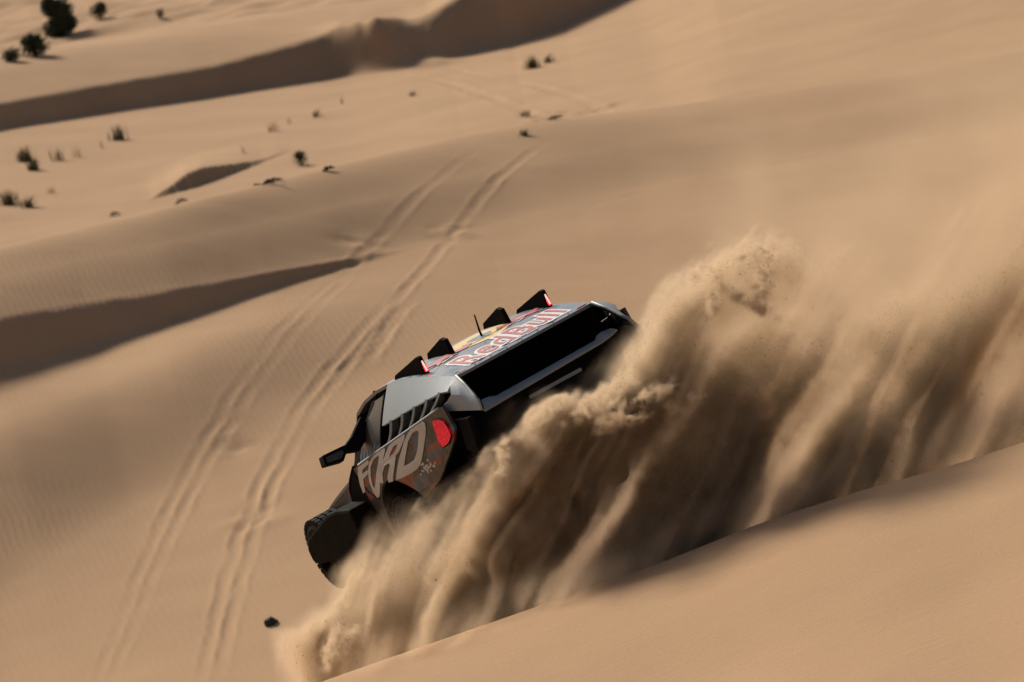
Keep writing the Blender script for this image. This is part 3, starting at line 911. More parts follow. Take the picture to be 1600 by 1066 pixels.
disc = [(0.02 + 0.30 * math.cos(t), 0.98 + 0.36 * math.sin(t)) for t in np.linspace(0, 2 * math.pi, 25)[:-1]]
roof_patch('sun_disc', disc, M_YELLOW, 0.004)
bull = [(0.04, 0.86), (0.10, 0.98), (0.14, 0.90), (0.22, 0.97), (0.34, 1.02), (0.46, 0.98), (0.60, 1.04), (0.56, 0.92), (0.48, 0.84), (0.52, 0.72), (0.44, 0.78), (0.36, 0.82), (0.28, 0.72), (0.25, 0.82), (0.16, 0.76), (0.10, 0.80)]
for s in (-1, 1):
    roof_patch('bull_print', [(0.02 + s * (a + 0.10), b) for a, b in bull], M_RED, 0.007)
rr = random.Random(12)
for k in range(26):
    x = rr.uniform(-0.74, 0.74); y = rr.choice([rr.uniform(0.02, 0.13), rr.uniform(0.70, 0.84), rr.uniform(0.02, 0.13)])
    w = rr.uniform(0.02, 0.07)
    roof_patch('camo_patch', [(x - w, y), (x + w, y + 0.01), (x + w, y + 0.035), (x - w, y + 0.03)], rr.choice([M_RED, M_RED, M_WHITE, M_BLUE]), 0.003 + 0.0004 * k)

# four fins along the rear of the roof, the outer two with light strips
def fin(x, prof, led):
    f = plate('roof_fin', [prof], lambda a, b, t: (x + t, a, b), -0.022, 0.022, M_BLACK, TRUCK, 0.007)
    if led:
        s = box('light_strip', (x - 0.0165, prof[0][0] - 0.014, prof[0][1] + 0.014), (x + 0.0165, prof[0][0] - 0.004, prof[1][1] - 0.012), M_LED, f, 0.004)
        box('light_core', (x - 0.009, prof[0][0] - 0.019, prof[0][1] + 0.022), (x + 0.009, prof[0][0] - 0.0142, prof[1][1] - 0.02), M_LEDCORE, s, 0.002)
outer = [(0.735, 1.735), (0.71, 1.905), (0.76, 1.922), (1.47, 1.90), (1.56, 1.85), (1.2, 1.80)]
inner = [(0.89, 1.775), (0.88, 1.943), (0.97, 1.978), (1.44, 1.938), (1.53, 1.86), (1.2, 1.80)]
for x in (-0.72, 0.72): fin(x, outer, True)
for x in (-0.33, 0.33): fin(x, inner, False)
tube('antenna', [(0.05, 0.99, 1.80), (0.05, 0.97, 1.87), (0.05, 0.885, 2.02)], [0.013, 0.011, 0.007], M_BLACK, TRUCK, 8)
tube('roof_stub', [(-0.74, 2.14, 1.84), (-0.75, 2.145, 1.90)], [0.018, 0.015], M_BLACK, TRUCK, 8)

# wheels
def wheel(x, y, z, s, r=0.46, w=0.32, steer=0.0):
    bm = bmesh.new()
    prof = [(-w / 2, r * 0.62), (-w / 2 - 0.01, r * 0.80), (-w / 2 + 0.01, r * 0.93), (-w / 2 + 0.045, r * 0.98), (w / 2 - 0.045, r * 0.98), (w / 2 - 0.01, r * 0.93), (w / 2 + 0.01, r * 0.80), (w / 2, r * 0.62)]
    seg = 48
    rings = []
    for a, rad in prof:
        rings.append([bm.verts.new((a, rad * math.cos(2 * math.pi * k / seg), rad * math.sin(2 * math.pi * k / seg))) for k in range(seg)])
    for A, Bq in zip(rings, rings[1:] + rings[:1]):
        for k in range(seg):
            bm.faces.new((A[k], A[(k + 1) % seg], Bq[(k + 1) % seg], Bq[k]))
    for k in range(36):     # tread blocks
        th = 2 * math.pi * k / 36
        for j, a in enumerate((-w * 0.40, -w * 0.13, w * 0.13, w * 0.40)):
            t2 = th + (math.pi / 36 if j % 2 else 0)
            mat = Matrix.Translation(Vector((a, 0, 0))) @ Matrix.Rotation(t2, 4, 'X') @ Matrix.Translation(Vector((0, 0, r * 0.985))) @ Matrix.Diagonal((w * 0.20, 0.05, 0.04, 1))
            bmesh.ops.create_cube(bm, size=1, matrix=mat)
    bmesh.ops.recalc_face_normals(bm, faces=bm.faces)
    me = bpy.data.meshes.new('tyre'); bm.to_mesh(me); bm.free()
    me.materials.append(M_RUBBER)
    hub = bpy.data.objects.new('wheel', None); col.objects.link(hub); hub.parent = TRUCK
    hub.location = (x, y, z); hub.rotation_euler = (0, 0, steer); hub.empty_display_size = 0.3
    t = bpy.data.objects.new('tyre', me); col.objects.link(t); t.parent = hub
    bm = bmesh.new()
    prof = [(-0.10, 0.02), (s * 0.11, 0.05), (s * 0.10, 0.14), (s * 0.04, 0.20), (s * 0.13, r * 0.60), (s * 0.16, r * 0.635), (-s * 0.14, r * 0.635)]
    rings = [[bm.verts.new((a, rad * math.cos(2 * math.pi * k / 32), rad * math.sin(2 * math.pi * k / 32))) for k in range(32)] for a, rad in prof]
    for A, Bq in zip(rings[:-1], rings[1:]):
        for k in range(32):
            bm.faces.new((A[k], A[(k + 1) % 32], Bq[(k + 1) % 32], Bq[k]))
    bmesh.ops.recalc_face_normals(bm, faces=bm.faces)
    me = bpy.data.meshes.new('rim'); bm.to_mesh(me); bm.free(); me.materials.append(M_BLACK)
    rm = bpy.data.objects.new('rim', me); col.objects.link(rm); rm.parent = hub
wheel(-0.93, 2.16, 0.42, -1); wheel(0.93, 2.16, 0.42, 1)
wheel(-1.06, 4.38, 0.80, -1, 0.37, 0.28); wheel(1.06, 4.38, 0.80, 1, 0.37, 0.28)
tube('rear_axle', [(-0.8, 2.16, 0.42), (0.8, 2.16, 0.42)], 0.06, M_VOID, TRUCK)
tube('front_axle', [(-0.9, 4.38, 0.80), (0.9, 4.38, 0.80)], 0.05, M_VOID, TRUCK)

# seams and fasteners
for s in (-1, 1):
    tube('panel_seam', [(s * (side_x(y, z) + 0.001), y, z) for y, z in ((2.58, 0.965), (2.70, 1.02), (2.80, 1.10), (2.87, 1.22), (2.89, 1.35))], 0.006, M_VOID, TRUCK, 6)
tube('roof_seam', [roof_pt(x, 0.80, 0.001) for x in np.linspace(-0.77, 0.77, 12)], 0.004, M_VOID, TRUCK, 6)
for k in range(9):
    x = -0.72 + 0.18 * k
    p = Vector(roof_pt(x, 0.035, 0.0))
    tube('fastener', [p, p + Vector((0, 0, 0.005))], 0.009, M_METAL, TRUCK, 8)

# ------------------------------------------------------------------ the sheet of flung sand
VX0, VX1, VY0, VY1, VZ0, VZ1 = -2.9, 7.9, 50.4, 55.2, 6.6, 12.8
VR = (490, 126, 284)

def gauss_field(shape, spacing, scale, beta, seed):
    """random field with its own length along each axis, by spectral filtering"""
    r = np.random.default_rng(seed)
    w = r.standard_normal(shape).astype(np.float32)
    f = np.fft.rfftn(w)
    k = [np.fft.fftfreq(n, d) for n, d in zip(shape[:2], spacing[:2])] + [np.fft.rfftfreq(shape[2], spacing[2])]
    q = (k[0][:, None, None] * scale[0]) ** 2 + (k[1][None, :, None] * scale[1]) ** 2 + (k[2][None, None, :] * scale[2]) ** 2
    f *= (1 + q * 6) ** (-beta / 2)
    f[0, 0, 0] = 0
    g = np.fft.irfftn(f, s=shape, axes=(0, 1, 2)).astype(np.float32)
    return g / g.std()

def sand_spray_density():
    nx, ny, nz = VR
    x = np.linspace(VX0, VX1, nx, dtype=np.float32); y = np.linspace(VY0, VY1, ny, dtype=np.float32); z = np.linspace(VZ0, VZ1, nz, dtype=np.float32)
    sp = (x[1] - x[0], y[1] - y[0], z[1] - z[0])
    YR = 52.4
    def xz(px, py):
        p = at_y(px, py, YR); return p.x, p.z
    # top of the spray, softness of its edge, along x
    top = [(480, 1010, .05), (505, 995, .06), (535, 948, .07), (566, 902, .09), (608, 838, .12), (648, 792, .14), (695, 750, .14), (742, 706, .12), (780, 660, .08), (830, 622, .07), (880, 600, .10), (940, 582, .14), (970, 555, .18), (990, 500, .2), (1012, 458, .2), (1048, 415, .2), (1075, 382, .14), (1130, 374, .16), (1210, 366, .2), (1260, 400, .30), (1330, 405, .4), (1420, 375, .45), (1500, 335, .5), (1620, 280, .6), (1750, 230, .6), (1900, 150, .6)]
    tx = np.array([xz(a, b)[0] for a, b, _ in top]); tz = np.array([xz(a, b)[1] for a, b, _ in top]); ts = np.array([c for _, _, c in top])
    # make x increasing
    o = np.argsort(tx); tx, tz, ts = tx[o], tz[o], ts[o]
    TZ = np.interp(x, tx, tz).astype(np.float32); TS = np.interp(x, tx, ts).astype(np.float32)
    # the falling streams: lines of flow lean left going down
    base = np.interp(x, [-3, -1, 1, 3, 6], [7.6, 8.0, 8.4, 8.8, 9.2])
    h = z - 8.0
    flow = (0.60 * h + 0.08 * h * np.abs(h)).astype(np.float32)
    def shear(field):
        out = np.empty_like(field)
        for k in range(nz):
            s = flow[k] / sp[0]
            i = int(math.floor(s)); f = s - i
            out[:, :, k] = np.roll(field[:, :, k], i, axis=0) * (1 - f) + np.roll(field[:, :, k], i + 1, axis=0) * f
        return out
    big = shear(gauss_field(VR, sp, (0.55, 0.9, 3.2), 3.6, 3))
    fine = shear(gauss_field(VR, sp, (0.16, 0.30, 1.6), 3.0, 4))
    hair = shear(gauss_field(VR, sp, (0.055, 0.12, 1.1), 2.6, 9))
    puff = gauss_field(VR, sp, (0.45, 0.5, 0.45), 3.4, 5)
    grit = gauss_field(VR, sp, (0.10, 0.12, 0.10), 2.6, 6)
    grit2 = gauss_field(VR, sp, (0.15, 0.15, 0.15), 3.4, 8)
    wisp = gauss_field((nx, 1, nz), (sp[0], 1, sp[2]), (0.35, 1, 0.35), 3.2, 7)[:, 0, :]
    # the threads waver as they fall
    wav = gauss_field((nx, 1, nz), (sp[0], 1, sp[2]), (0.5, 1, 0.6), 3.4, 12)[:, 0, :]
    sft = np.arange(nx)[:, None] + 0.045 * wav / sp[0]
    i0 = np.clip(np.floor(sft), 0, nx - 2).astype(np.int32); fr = np.clip(sft - i0, 0, 1).astype(np.float32)
    def waver(f):
        a = np.take_along_axis(f, np.broadcast_to(i0[:, None, :], f.shape), 0)
        b = np.take_along_axis(f, np.broadcast_to(i0[:, None, :] + 1, f.shape), 0)
        return a + (b - a) * fr[:, None, :]
    big, fine, hair = waver(big), waver(fine), waver(hair)
    X = x[:, None, None]; Yv = y[None, :, None]; Zv = z[None, None, :]
    # ragged upper edge
    rag = 0.09 * puff + 0.05 * grit + 0.05 * hair
    edge = (TZ[:, None, None] - Zv + rag * np.clip(TS[:, None, None] * 4.0, 0.3, 1.3)) / TS[:, None, None]
    edge = np.clip(edge, 0, 1); edge = edge * edge * (3 - 2 * edge)
    fringe = np.clip((TZ[:, None, None] + 0.12 - Zv + 0.10 * puff) / (TS[:, None, None] * 2 + 0.30), 0, 1) ** 2
    # thick hearts and thin lanes (photo point, radius along the fall and across it, strength)
    D = np.full((nx, 1, nz), 1.0, np.float32)
    def blob(px, py, ra, rb, s, ang=45):
        cx, cz = xz(px, py)
        a = R(ang); dx = x[:, None] - cx; dz = z[None, :] - cz
        u = dx * math.cos(a) + dz * math.sin(a); v = -dx * math.sin(a) + dz * math.cos(a)
        D[:, 0, :] += s * np.exp(-(u / ra) ** 2 - (v / rb) ** 2)
    for b in DENSE: blob(*b)
    D = np.clip(D, 0.10, None)
    # the sheet runs from the left rear wheel to the camera side of the truck's tail and on along the crest;
    # it hangs in folds like a curtain
    yc = np.interp(x, [-2.9, -1.8, -0.5, 0.6, 2.0, 6.0], [53.3, 52.9, 52.1, 51.72, 52.0, 52.3]).astype(np.float32)[:, None, None] + 0.10 * wisp[:, None, :]
    fold = np.arcsin(np.clip(np.sin(2.1 * big + 0.6 * fine), -1, 1)) * 0.64 + 0.10 * hair
    far_soft = np.interp(x, [-2.9, 1.0, 2.0, 6], [1.0, 1.0, 0.8, 0.62]).astype(np.float32)[:, None, None]
    t1 = np.interp(x, [-2.9, -0.5, 1.0, 3.0, 6], [0.22, 0.22, 0.26, 0.36, 0.48]).astype(np.float32)[:, None, None]
    front = np.exp(-np.abs((Yv - yc - 0.24 * fold * far_soft) / t1) ** 3)
    back = np.exp(-np.abs((Yv - yc - 0.62) / 0.40) ** 3)
    st = np.clip(0.9 + 0.52 * big + 0.55 * fine + 0.22 * hair, 0.05, 3.0)
    st = st * st / (0.35 + st) * 1.25
    mott = np.clip(1.0 + 0.26 * puff + 0.26 * grit, 0.12, None)
    body = front * st * 4.6 * far_soft
    deep = back * (0.3 + 0.9 * st) * 3.6 * far_soft * far_soft
    dens = (body * (0.85 * edge + 0.15 * fringe) + deep * fringe) * D * mott
    # thin veil above the crest of the spray, drifting to the right
    veil = np.exp(-((Yv - 52.9) / 0.8) ** 2) * np.clip((X - 0.9) / 2.6, 0, 1) * np.clip(1.0 - (Zv - TZ[:, None, None]) / 1.9, 0, 1) ** 2 * np.clip(1 + 0.5 * puff, 0, 3)
    dens = dens + 0.42 * veil
    # low drift creeping over the crest on the right
    zc = np.interp(x, crest[0] * crest[1], crest[2]).astype(np.float32)[:, None, None]
    drift = np.exp(-((Zv - zc - 0.03) / 0.18) ** 2) * np.exp(-((Yv - 51.0) / 0.45) ** 2) * np.clip((X + 2.2) / 1.5, 0.0, 1) * np.clip(0.5 + 0.6 * fine + 0.4 * puff, 0, 3)
    dens = dens + 1.9 * drift
    # clods that have not yet broken up along the ridges
    C = np.zeros((nx, 1, nz), np.float32)
    for px, py, ra, rb, ang in CLODS:
        cx, cz = xz(px, py); a = R(ang); dx = x[:, None] - cx; dz = z[None, :] - cz
        u = dx * math.cos(a) + dz * math.sin(a); v = -dx * math.sin(a) + dz * math.cos(a)
        C[:, 0, :] = np.maximum(C[:, 0, :], np.exp(-(u / ra) ** 2 - (v / rb) ** 2))
    web = np.clip((0.30 - np.abs(grit2)) / 0.30, 0, 1) * np.clip(0.6 + 0.6 * puff, 0, 1) + 0.6 * np.clip(grit - 0.9, 0, 1)
    lace = np.clip(C * 1.5, 0, 1) * web * np.exp(-((Yv - yc + 0.40) / 0.16) ** 2)
    dens = dens + 70.0 * lace
    fadex = np.clip((7.7 - x) / 2.3, 0, 1)[:, None, None]
    dens = dens * fadex * fadex * (3 - 2 * fadex)
    # ends of the box
    m = np.ones_like(dens)
    for ax, n in ((0, nx), (1, ny), (2, nz)):
        t = np.arange(n) / (n - 1)
        w = np.clip(np.minimum(t, 1 - t) * 14, 0, 1); w = w * w * (3 - 2 * w)
        sh = [1, 1, 1]; sh[ax] = n
        m = m * w.reshape(sh)
    dens = np.where(dens < 0.02, 0, dens * m).astype(np.float32)
    return dens, lace * m

DENSE = [(590, 955, 0.9, 0.45, 1.2), (900, 720, 0.9, 0.5, 1.5), (880, 680, 0.9, 0.42, 4.5), (960, 690, 0.6, 0.25, 1.0), (820, 790, 0.7, 0.28, 1.2), (780, 890, 0.9, 0.24, 2.2), (710, 970, 0.6, 0.2, 1.6), (930, 640, 0.5, 0.2, 0.6), (1000, 640, 0.5, 0.2, 0.6),
         (560, 985, 0.5, 0.22, 1.2), (640, 930, 0.7, 0.18, 0.8), (620, 1000, 0.5, 0.2, 0.8), (560, 900, 0.4, 0.2, 0.4),
         (1010, 800, 0.9, 0.26, 0.6), (1150, 640, 0.4, 0.25, 0.6), (1110, 770, 0.9, 0.22, 1.6), (1340, 690, 0.8, 0.22, 1.4), (1490, 590, 0.6, 0.35, 1.1), (1440, 640, 0.6, 0.3, 0.6),
         (950, 800, 1.5, 0.20, -2.0), (1270, 680, 1.2, 0.12, -1.3), (1550, 610, 1.0, 0.15, -1.1), (690, 870, 0.9, 0.11, -1.0), (600, 900, 0.9, 0.09, -0.8), (720, 745, 0.5, 0.22, -0.5),
         (1190, 490, 0.45, 0.26, -0.75, 15), (1340, 440, 0.75, 0.36, -0.75, 20), (1500, 390, 0.8, 0.36, -0.75, 20), (1640, 380, 0.8, 0.4, -0.6, 20), (1090, 520, 0.3, 0.25, -0.5)]
CLODS = [(1100, 400, 0.22, 0.06, 10), (1150, 395, 0.25, 0.07, 5), (1195, 378, 0.15, 0.10, 10), (1185, 420, 0.16, 0.07, 60), (1110, 440, 0.2, 0.05, 60), (1160, 455, 0.2, 0.05, -40),
         (790, 680, 0.12, 0.05, 20), (775, 715, 0.10, 0.04, 20), (850, 622, 0.18, 0.05, 25), (930, 606, 0.25, 0.07, 20), (1000, 598, 0.18, 0.06, 15), (960, 635, 0.2, 0.06, 10), (1175, 575, 0.14, 0.07, 30), (1060, 606, 0.12, 0.05, 10),
         (520, 1020, 0.15, 0.06, 60), (545, 1010, 0.12, 0.05, 60)]

def dust_material():
    m = bpy.data.materials.new('airborne_sand'); m.use_nodes = True
    nt = m.node_tree; nt.nodes.clear()
    out = nt.nodes.new('ShaderNodeOutputMaterial'); pv = nt.nodes.new('ShaderNodeVolumePrincipled')
    pv.inputs['Color'].default_value = (0.92, 0.735, 0.53, 1)
    pv.inputs['Density'].default_value = 1.0
    pv.inputs['Density Attribute'].default_value = 'density'
    pv.inputs['Anisotropy'].default_value = 0.25
    nt.links.new(pv.outputs[0], out.inputs['Volume'])
    return m

def build_spray():
    dens, lace = sand_spray_density()
    nx, ny, nz = VR
    me = bpy.data.meshes.new('sand_spray')
    me.vertices.add(nx * ny * nz)
    at = me.attributes.new('amount', 'FLOAT', 'POINT')
    at.data.foreach_set('value', dens.ravel())
    mat = dust_material()
    me.materials.append(mat)
    ob = bpy.data.objects.new('sand_spray', me); col.objects.link(ob)
    tag(ob, 'long curtain of tan sand thrown up behind the truck', 'flying sand', kind='stuff')
    ng = bpy.data.node_groups.new('sand_cloud', 'GeometryNodeTree')
    ng.interface.new_socket('Geometry', in_out='INPUT', socket_type='NodeSocketGeometry')
    ng.interface.new_socket('Geometry', in_out='OUTPUT', socket_type='NodeSocketGeometry')
    N = ng.nodes; L_ = ng.links.new
    gi, go = N.new('NodeGroupInput'), N.new('NodeGroupOutput')
    vc = N.new('GeometryNodeVolumeCube')
    vc.inputs['Min'].default_value = (VX0, VY0, VZ0); vc.inputs['Max'].default_value = (VX1, VY1, VZ1)
    vc.inputs['Resolution X'].default_value = nx; vc.inputs['Resolution Y'].default_value = ny; vc.inputs['Resolution Z'].default_value = nz
    pos = N.new('GeometryNodeInputPosition')
    mr = N.new('ShaderNodeMapRange'); mr.data_type = 'FLOAT_VECTOR'; mr.clamp = True
    L_(pos.outputs[0], mr.inputs['Vector'])
    mr.inputs['From Min'].default_value if False else None
    vin = [s for s in mr.inputs if s.type == 'VECTOR']
    vin[1].default_value = (VX0, VY0, VZ0); vin[2].default_value = (VX1, VY1, VZ1)
    vin[3].default_value = (0, 0, 0); vin[4].default_value = (nx - 1, ny - 1, nz - 1)
    ad = N.new('ShaderNodeVectorMath'); ad.operation = 'ADD'; ad.inputs[1].default_value = (0.5, 0.5, 0.5)
    L_(mr.outputs['Vector'], ad.inputs[0])
    fl = N.new('ShaderNodeVectorMath'); fl.operation = 'FLOOR'; L_(ad.outputs[0], fl.inputs[0])
    sx = N.new('ShaderNodeSeparateXYZ'); L_(fl.outputs[0], sx.inputs[0])
    def imath(op, a, b):
        n = N.new('FunctionNodeIntegerMath'); n.operation = op
        for s, v in ((n.inputs[0], a), (n.inputs[1], b)):
            if isinstance(v, int): s.default_value = v
            else: L_(v, s)
        return n.outputs[0]
    def toint(s):
        n = N.new('FunctionNodeFloatToInt'); L_(s, n.inputs[0]); return n.outputs[0]
    ix, iy, iz = (toint(sx.outputs[k]) for k in range(3))
    idx = imath('ADD', imath('MULTIPLY', imath('ADD', imath('MULTIPLY', ix, ny), iy), nz), iz)
    na = N.new('GeometryNodeInputNamedAttribute'); na.data_type = 'FLOAT'; na.inputs['Name'].default_value = 'amount'
    si = N.new('GeometryNodeSampleIndex'); si.data_type = 'FLOAT'; si.domain = 'POINT'; si.clamp = True
    L_(gi.outputs[0], si.inputs['Geometry']); L_(na.outputs[0], si.inputs['Value']); L_(idx, si.inputs['Index'])
    L_(si.outputs[0], vc.inputs['Density'])
    sm = N.new('GeometryNodeSetMaterial'); sm.inputs['Material'].default_value = mat
    L_(vc.outputs[0], sm.inputs['Geometry'])
    L_(sm.outputs[0], go.inputs[0])
    md = ob.modifiers.new('sand_cloud', 'NODES'); md.node_group = ng
    # grains and crumbs still large enough to see, thickest where the clods break up
    r = np.random.default_rng(17)
    p = (np.clip(lace, 0, 1) * 0.25 + 0.02 * np.clip(dens - 0.7, 0, 4)).ravel().astype(np.float64)
    p /= p.sum()
    n = 150000
    pick = r.choice(p.size, n, p=p)
    i, j, k = np.unravel_index(pick, VR)
    c = np.stack([VX0 + (i + r.random(n) - .5) / (nx - 1) * (VX1 - VX0), VY0 + (j + r.random(n) - .5) / (ny - 1) * (VY1 - VY0), VZ0 + (k + r.random(n) - .5) / (nz - 1) * (VZ1 - VZ0)], 1)
    size = 0.0018 + 0.0026 * r.random(n) ** 2 + 0.004 * r.random(n) ** 80
    tet = np.array([[1, 1, 1], [-1, -1, 1], [-1, 1, -1], [1, -1, -1]]) * 0.8
    q = tet[None] + r.normal(0, 0.35, (n, 4, 3))
    v = (c[:, None, :] + q * size[:, None, None]).reshape(-1, 3)
    f = (np.array([[0, 1, 2], [0, 2, 3], [0, 3, 1], [1, 3, 2]])[None] + 4 * np.arange(n)[:, None, None]).reshape(-1)
    gm = bpy.data.meshes.new('sand_grains')
    gm.vertices.add(len(v)); gm.vertices.foreach_set('co', v.astype(np.float32).ravel())
    gm.loops.add(len(f)); gm.loops.foreach_set('vertex_index', f.astype(np.int32))
    gm.polygons.add(len(f) // 3); gm.polygons.foreach_set('loop_start', np.arange(0, len(f), 3, dtype=np.int32))
    gm.update(calc_edges=True)
    gm.materials.append(material('sand_crumb', (0.33, 0.22, 0.13), 0.95, 0, 0.1))
    go_ = bpy.data.objects.new('sand_grains', gm); col.objects.link(go_)
    tag(go_, 'loose grains and crumbs of sand flying in the spray', 'flying sand', kind='stuff')
build_spray()

# ------------------------------------------------------------------ plants, twigs and a stone on the sand
def leaf_mat(name, c0, c1):
    m = material(name, c0, 0.7, 0, 0.2)
    bs = m.node_tree.nodes['Principled BSDF']
    g = node(m, 'ShaderNodeNewGeometry')
    cr = node(m, 'ShaderNodeValToRGB')
    cr.color_ramp.elements[0].color = (*c0, 1); cr.color_ramp.elements[1].color = (*c1, 1)
    link(m, g.outputs['Random Per Island'], cr.inputs['Fac']); link(m, cr.outputs[0], bs.inputs['Base Color'])
    return m
M_LEAF = leaf_mat('bush_leaf', (0.028, 0.036, 0.016), (0.080, 0.090, 0.040))
M_OLIVE = leaf_mat('olive_leaf', (0.06, 0.065, 0.025), (0.13, 0.125, 0.055))
M_STRAW = leaf_mat('dry_blade', (0.20, 0.15, 0.075), (0.34, 0.25, 0.14))
M_MIXED = leaf_mat('mixed_blade', (0.07, 0.07, 0.03), (0.22, 0.17, 0.085))
M_WOOD = material('dry_wood', (0.07, 0.05, 0.035), 0.9)
M_STONE = material('dark_stone', (0.035, 0.030, 0.027), 0.85)
UPW = Vector((0, 0, 1))

def px_m(p):
    return FPX / (p - CAM).length

def bush(px, py, wpx, hpx, lobes, label, mat, seed, n=900, dz=0.0):
    """(px, py) is where it meets the sand; size as measured"""
    p = ground_pos(px, py, 125, 320)
    k = px_m(p)
    w, h = wpx / k, hpx / k
    r = random.Random(seed)
    root = bpy.data.objects.new('desert_bush', None); col.objects.link(root)
    root.location = p - UPW * 0.03; root.empty_display_size = 0.3
    tag(root, label, 'bush', 'bushes and shrubs on the sand')
    V, F = [], []
    for q in range(n):
        lb = r.choice(lobes)
        while True:
            d = Vector((r.uniform(-1, 1), r.uniform(-1, 1), r.uniform(-1, 1)))
            if d.length < 1: break
        d = d * (0.45 + 0.55 * d.length) * r.uniform(0.75, 1.25)
        c = Vector(((lb[0] + d.x * lb[2]) * w, d.y * lb[2] * w * 0.8, max(0.02, (lb[1] + d.z * lb[3]) * h)))
        a = Vector((r.gauss(0, 1), r.gauss(0, 1), r.gauss(0, 1))).normalized(); b = a.orthogonal().normalized()
        s = w * r.uniform(0.03, 0.06)
        i = len(V)
        V += [c - a * s * 1.6, c + b * s * 0.6, c + a * s * 1.6, c - b * s * 0.6]
        F.append((i, i + 1, i + 2, i + 3))
    mesh_obj('foliage', V, F, mat, root)
    for q in range(5):
        lb = r.choice(lobes)
        top = Vector(((lb[0] + r.uniform(-.5, .5) * lb[2]) * w, r.uniform(-.3, .3) * w * .5, lb[1] * h))
        tube('stem', [(r.uniform(-.06, .06) * w, r.uniform(-.06, .06) * w, -0.02), top * 0.5 + Vector((0, 0, .05 * h)), top], [0.03 * w, 0.022 * w, 0.008 * w], M_WOOD, root, 5)
    return root

bush(97, 56, 52, 58, [(-0.05, 0.26, 0.46, 0.30), (0.05, 0.72, 0.44, 0.30), (-0.2, 0.9, 0.22, 0.18), (0.25, 0.35, 0.25, 0.25)], 'largest dark green bush, two tiers tall, beyond the far dune', M_LEAF, 1, 4200)
bush(157, 30, 28, 28, [(0, 0.5, 0.48, 0.5), (0.15, 0.7, 0.3, 0.3)], 'round green bush standing right of the tall two-tiered bush', M_LEAF, 2, 1000)
bush(252, 29, 15, 18, [(0, 0.5, 0.48, 0.5)], 'small lone green bush beyond the far dune, farthest from the big bushes', M_LEAF, 3, 500)
bush(58, 87, 46, 36, [(0, 0.45, 0.5, 0.5), (-0.1, 0.7, 0.35, 0.3)], 'broad green bush half hidden by the far dune, below the tall bush', M_LEAF, 4, 1300)
bush(20, 96, 30, 24, [(0, 0.45, 0.5, 0.5)], 'low green bush behind the far dune at the edge of the photo', M_LEAF, 5, 800)
bush(471, 259, 25, 25, [(0, 0.5, 0.48, 0.5), (0.0, 0.75, 0.3, 0.25)], 'small round olive shrub on bare sand above the tyre tracks', M_OLIVE, 6, 800)

def tuft(px, py, wpx, hpx, n, label, mat, seed, lean=0.15, y0=95):
    p = ground_pos(px, py, y0, 320)
    k = px_m(p)
    w, h = wpx / k, hpx / k
    r = random.Random(seed)
    V, F = [], []
    for q in range(n):
        bx, by = r.gauss(0, 0.16) * w, r.gauss(0, 0.16) * w
        an = r.uniform(0, 2 * math.pi); sp = abs(r.gauss(0, 0.45)) * w * 0.5
        hh = h * r.uniform(0.35, 1.0)
        tip = Vector((bx + math.cos(an) * sp + lean * hh, by + math.sin(an) * sp, hh))
        mid_ = Vector((bx + math.cos(an) * sp * 0.3, by + math.sin(an) * sp * 0.3, hh * 0.6))
        t = max(0.006, w * 0.016) * r.uniform(0.6, 1.4)
        s = Vector((math.cos(an + 1.57), math.sin(an + 1.57), 0)) * t
        b0 = Vector((bx, by, -0.03))
        i = len(V)
        V += [b0 - s, b0 + s, mid_ + s * 0.8, mid_ - s * 0.8, tip]
        F += [(i, i + 1, i + 2, i + 3), (i + 3, i + 2, i + 4)]
    o = mesh_obj('grass_tuft', V, F, mat)
    o.location = p
    tag(o, label, 'grass tuft', 'grass tufts scattered over the dunes')
    return o

for a in [(186, 219, 34, 28, 90, 'pale-topped tuft of grass on the open plain under the far slip face', M_MIXED, 1),
          (40, 252, 36, 26, 130, 'thick dark grass tuft, upper of a touching pair on the plain', M_MIXED, 2),
          (54, 266, 26, 26, 110, 'green grass tuft touching the thick dark tuft from below', M_OLIVE, 3),
          (92, 251, 34, 24, 34, 'thin straw-coloured tuft right of the dark pair', M_STRAW, 4),
          (120, 246, 24, 24, 18, 'sparse pale stalks beyond the thin straw tuft', M_STRAW, 5),
          (14, 320, 40, 28, 110, 'wide dark tuft of dead grass at the left edge of the photo', M_MIXED, 6, -0.2),
          (46, 324, 36, 20, 80, 'low dark tuft leaning beside the wide dead tuft', M_MIXED, 7, 0.6),
          (80, 302, 26, 14, 18, 'faint straw stalks above the low leaning tuft', M_STRAW, 8),
          (160, 232, 10, 24, 6, 'two or three bare straw stalks below the pale-topped tuft', M_STRAW, 9),
          (494, 183, 22, 16, 40, 'small leaning green tuft above the collapsed dune lip path', M_OLIVE, 10, 0.8),
          (424, 206, 26, 20, 22, 'wispy pale tuft left of the small leaning tuft', M_STRAW, 11),
          (452, 194, 12, 14, 10, 'tiny dry tuft between the wispy tuft and the leaning tuft', M_MIXED, 12),
          (534, 162, 8, 14, 12, 'tiny upright green sprig just under the far slip face', M_OLIVE, 13),
          (832, 107, 30, 24, 110, 'thick green tuft, larger of the pair on the wide upper slope', M_OLIVE, 14),
          (858, 98, 26, 16, 60, 'smaller green tuft behind the thick one on the upper slope', M_OLIVE, 15, 0.5),
          (818, 212, 26, 12, 60, 'low green tuft on the ridge beside the tyre tracks', M_OLIVE, 16, 0.4),
          (820, 182, 36, 12, 40, 'flattened grass by the tracks above the ridge', M_MIXED, 17, 0.6),
          (645, 150, 20, 10, 40, 'small brown tuft below the spilled sand of the far slip face', M_MIXED, 18, 0.7),
          (380, 240, 14, 22, 6, 'few faint stalks above the small slip face', M_STRAW, 19)]:
    tuft(*a)

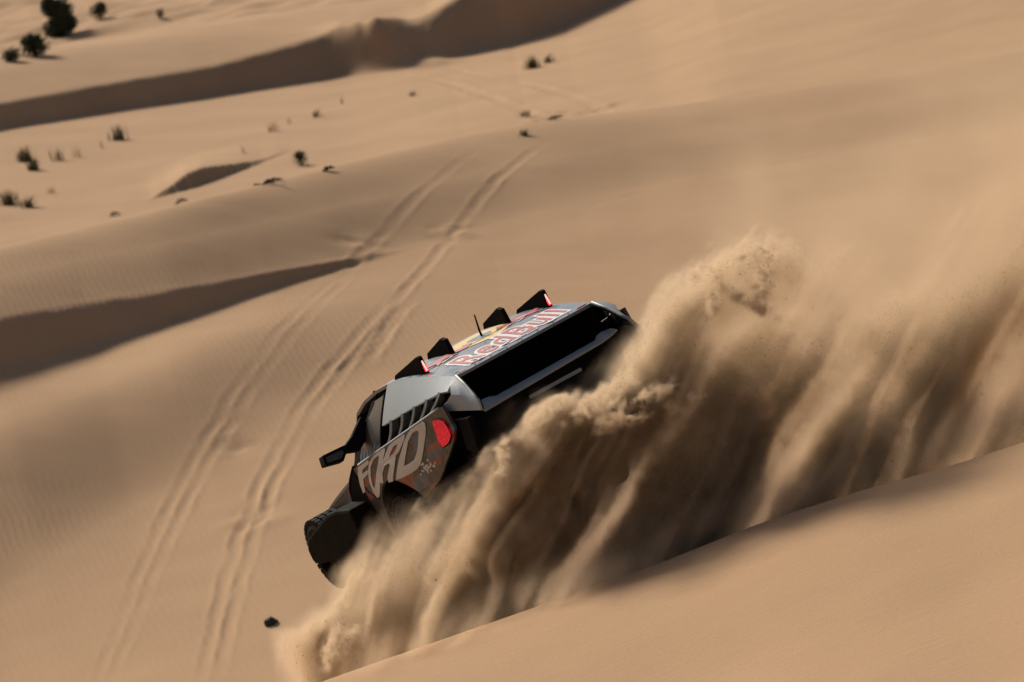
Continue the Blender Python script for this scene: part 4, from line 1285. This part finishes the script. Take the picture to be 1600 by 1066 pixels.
def twigs(px, py, wpx, n, label, seed):
    p = ground_pos(px, py, 95, 200); k = px_m(p); w = wpx / k
    r = random.Random(seed)
    root = bpy.data.objects.new('dry_twigs', None); col.objects.link(root); root.location = p
    root.empty_display_size = 0.2
    tag(root, label, 'twigs', 'dead twigs lying on the sand')
    for q in range(n):
        a = r.gauss(0, 0.35); l = w * r.uniform(0.4, 0.9); c = Vector((r.gauss(0, .16) * w, r.gauss(0, .2) * w, 0.02))
        d = Vector((math.cos(a), math.sin(a) * 1.5, r.uniform(0.0, 0.25))).normalized() * l * 0.5
        tube('twig', [c - d, c + Vector((0, 0, 0.04 + 0.05 * r.random())), c + d], [0.012, 0.018, 0.008], M_WOOD, root, 5)
twigs(511, 268, 26, 6, 'dark forked twigs on the sand right of the round shrub', 1)
twigs(425, 288, 44, 7, 'spread of dead twigs below the small slip face', 2)
twigs(180, 337, 20, 4, 'bent dead twig on the ridge edge, lower left', 3)
twigs(283, 318, 30, 4, 'faint thin twigs on the ridge under the small slip face', 4)
twigs(868, 187, 26, 4, 'dark twigs in the churned sand above the ridge', 5)

def stone(px, py, wpx, hpx, label, seed):
    p = ground_pos(px, py, 78, 130); k = px_m(p); w, h = wpx / k / 2, hpx / k
    bm = bmesh.new(); bmesh.ops.create_icosphere(bm, subdivisions=3, radius=1)
    r = np.random.default_rng(seed)
    dirs = r.normal(size=(14, 3)); dirs /= np.linalg.norm(dirs, axis=1)[:, None]; cut = r.uniform(0.62, 0.95, 14)
    for v in bm.verts:
        n = v.co.normalized(); rad = 1.0
        for d, c in zip(dirs, cut):
            t = n.x * d[0] + n.y * d[1] + n.z * d[2]
            if t > c: rad = min(rad, c / t)
        v.co = Vector((n.x * rad * w, n.y * rad * w * 0.8, n.z * rad * h * 0.75 + h * 0.3))
    me = bpy.data.meshes.new('stone'); bm.to_mesh(me); bm.free(); me.materials.append(M_STONE)
    o = bpy.data.objects.new('stone', me); col.objects.link(o); o.location = p
    tag(o, label, 'stone')
stone(424, 976, 24, 14, 'lone dark stone on the sand beside the lower tyre tracks', 4)
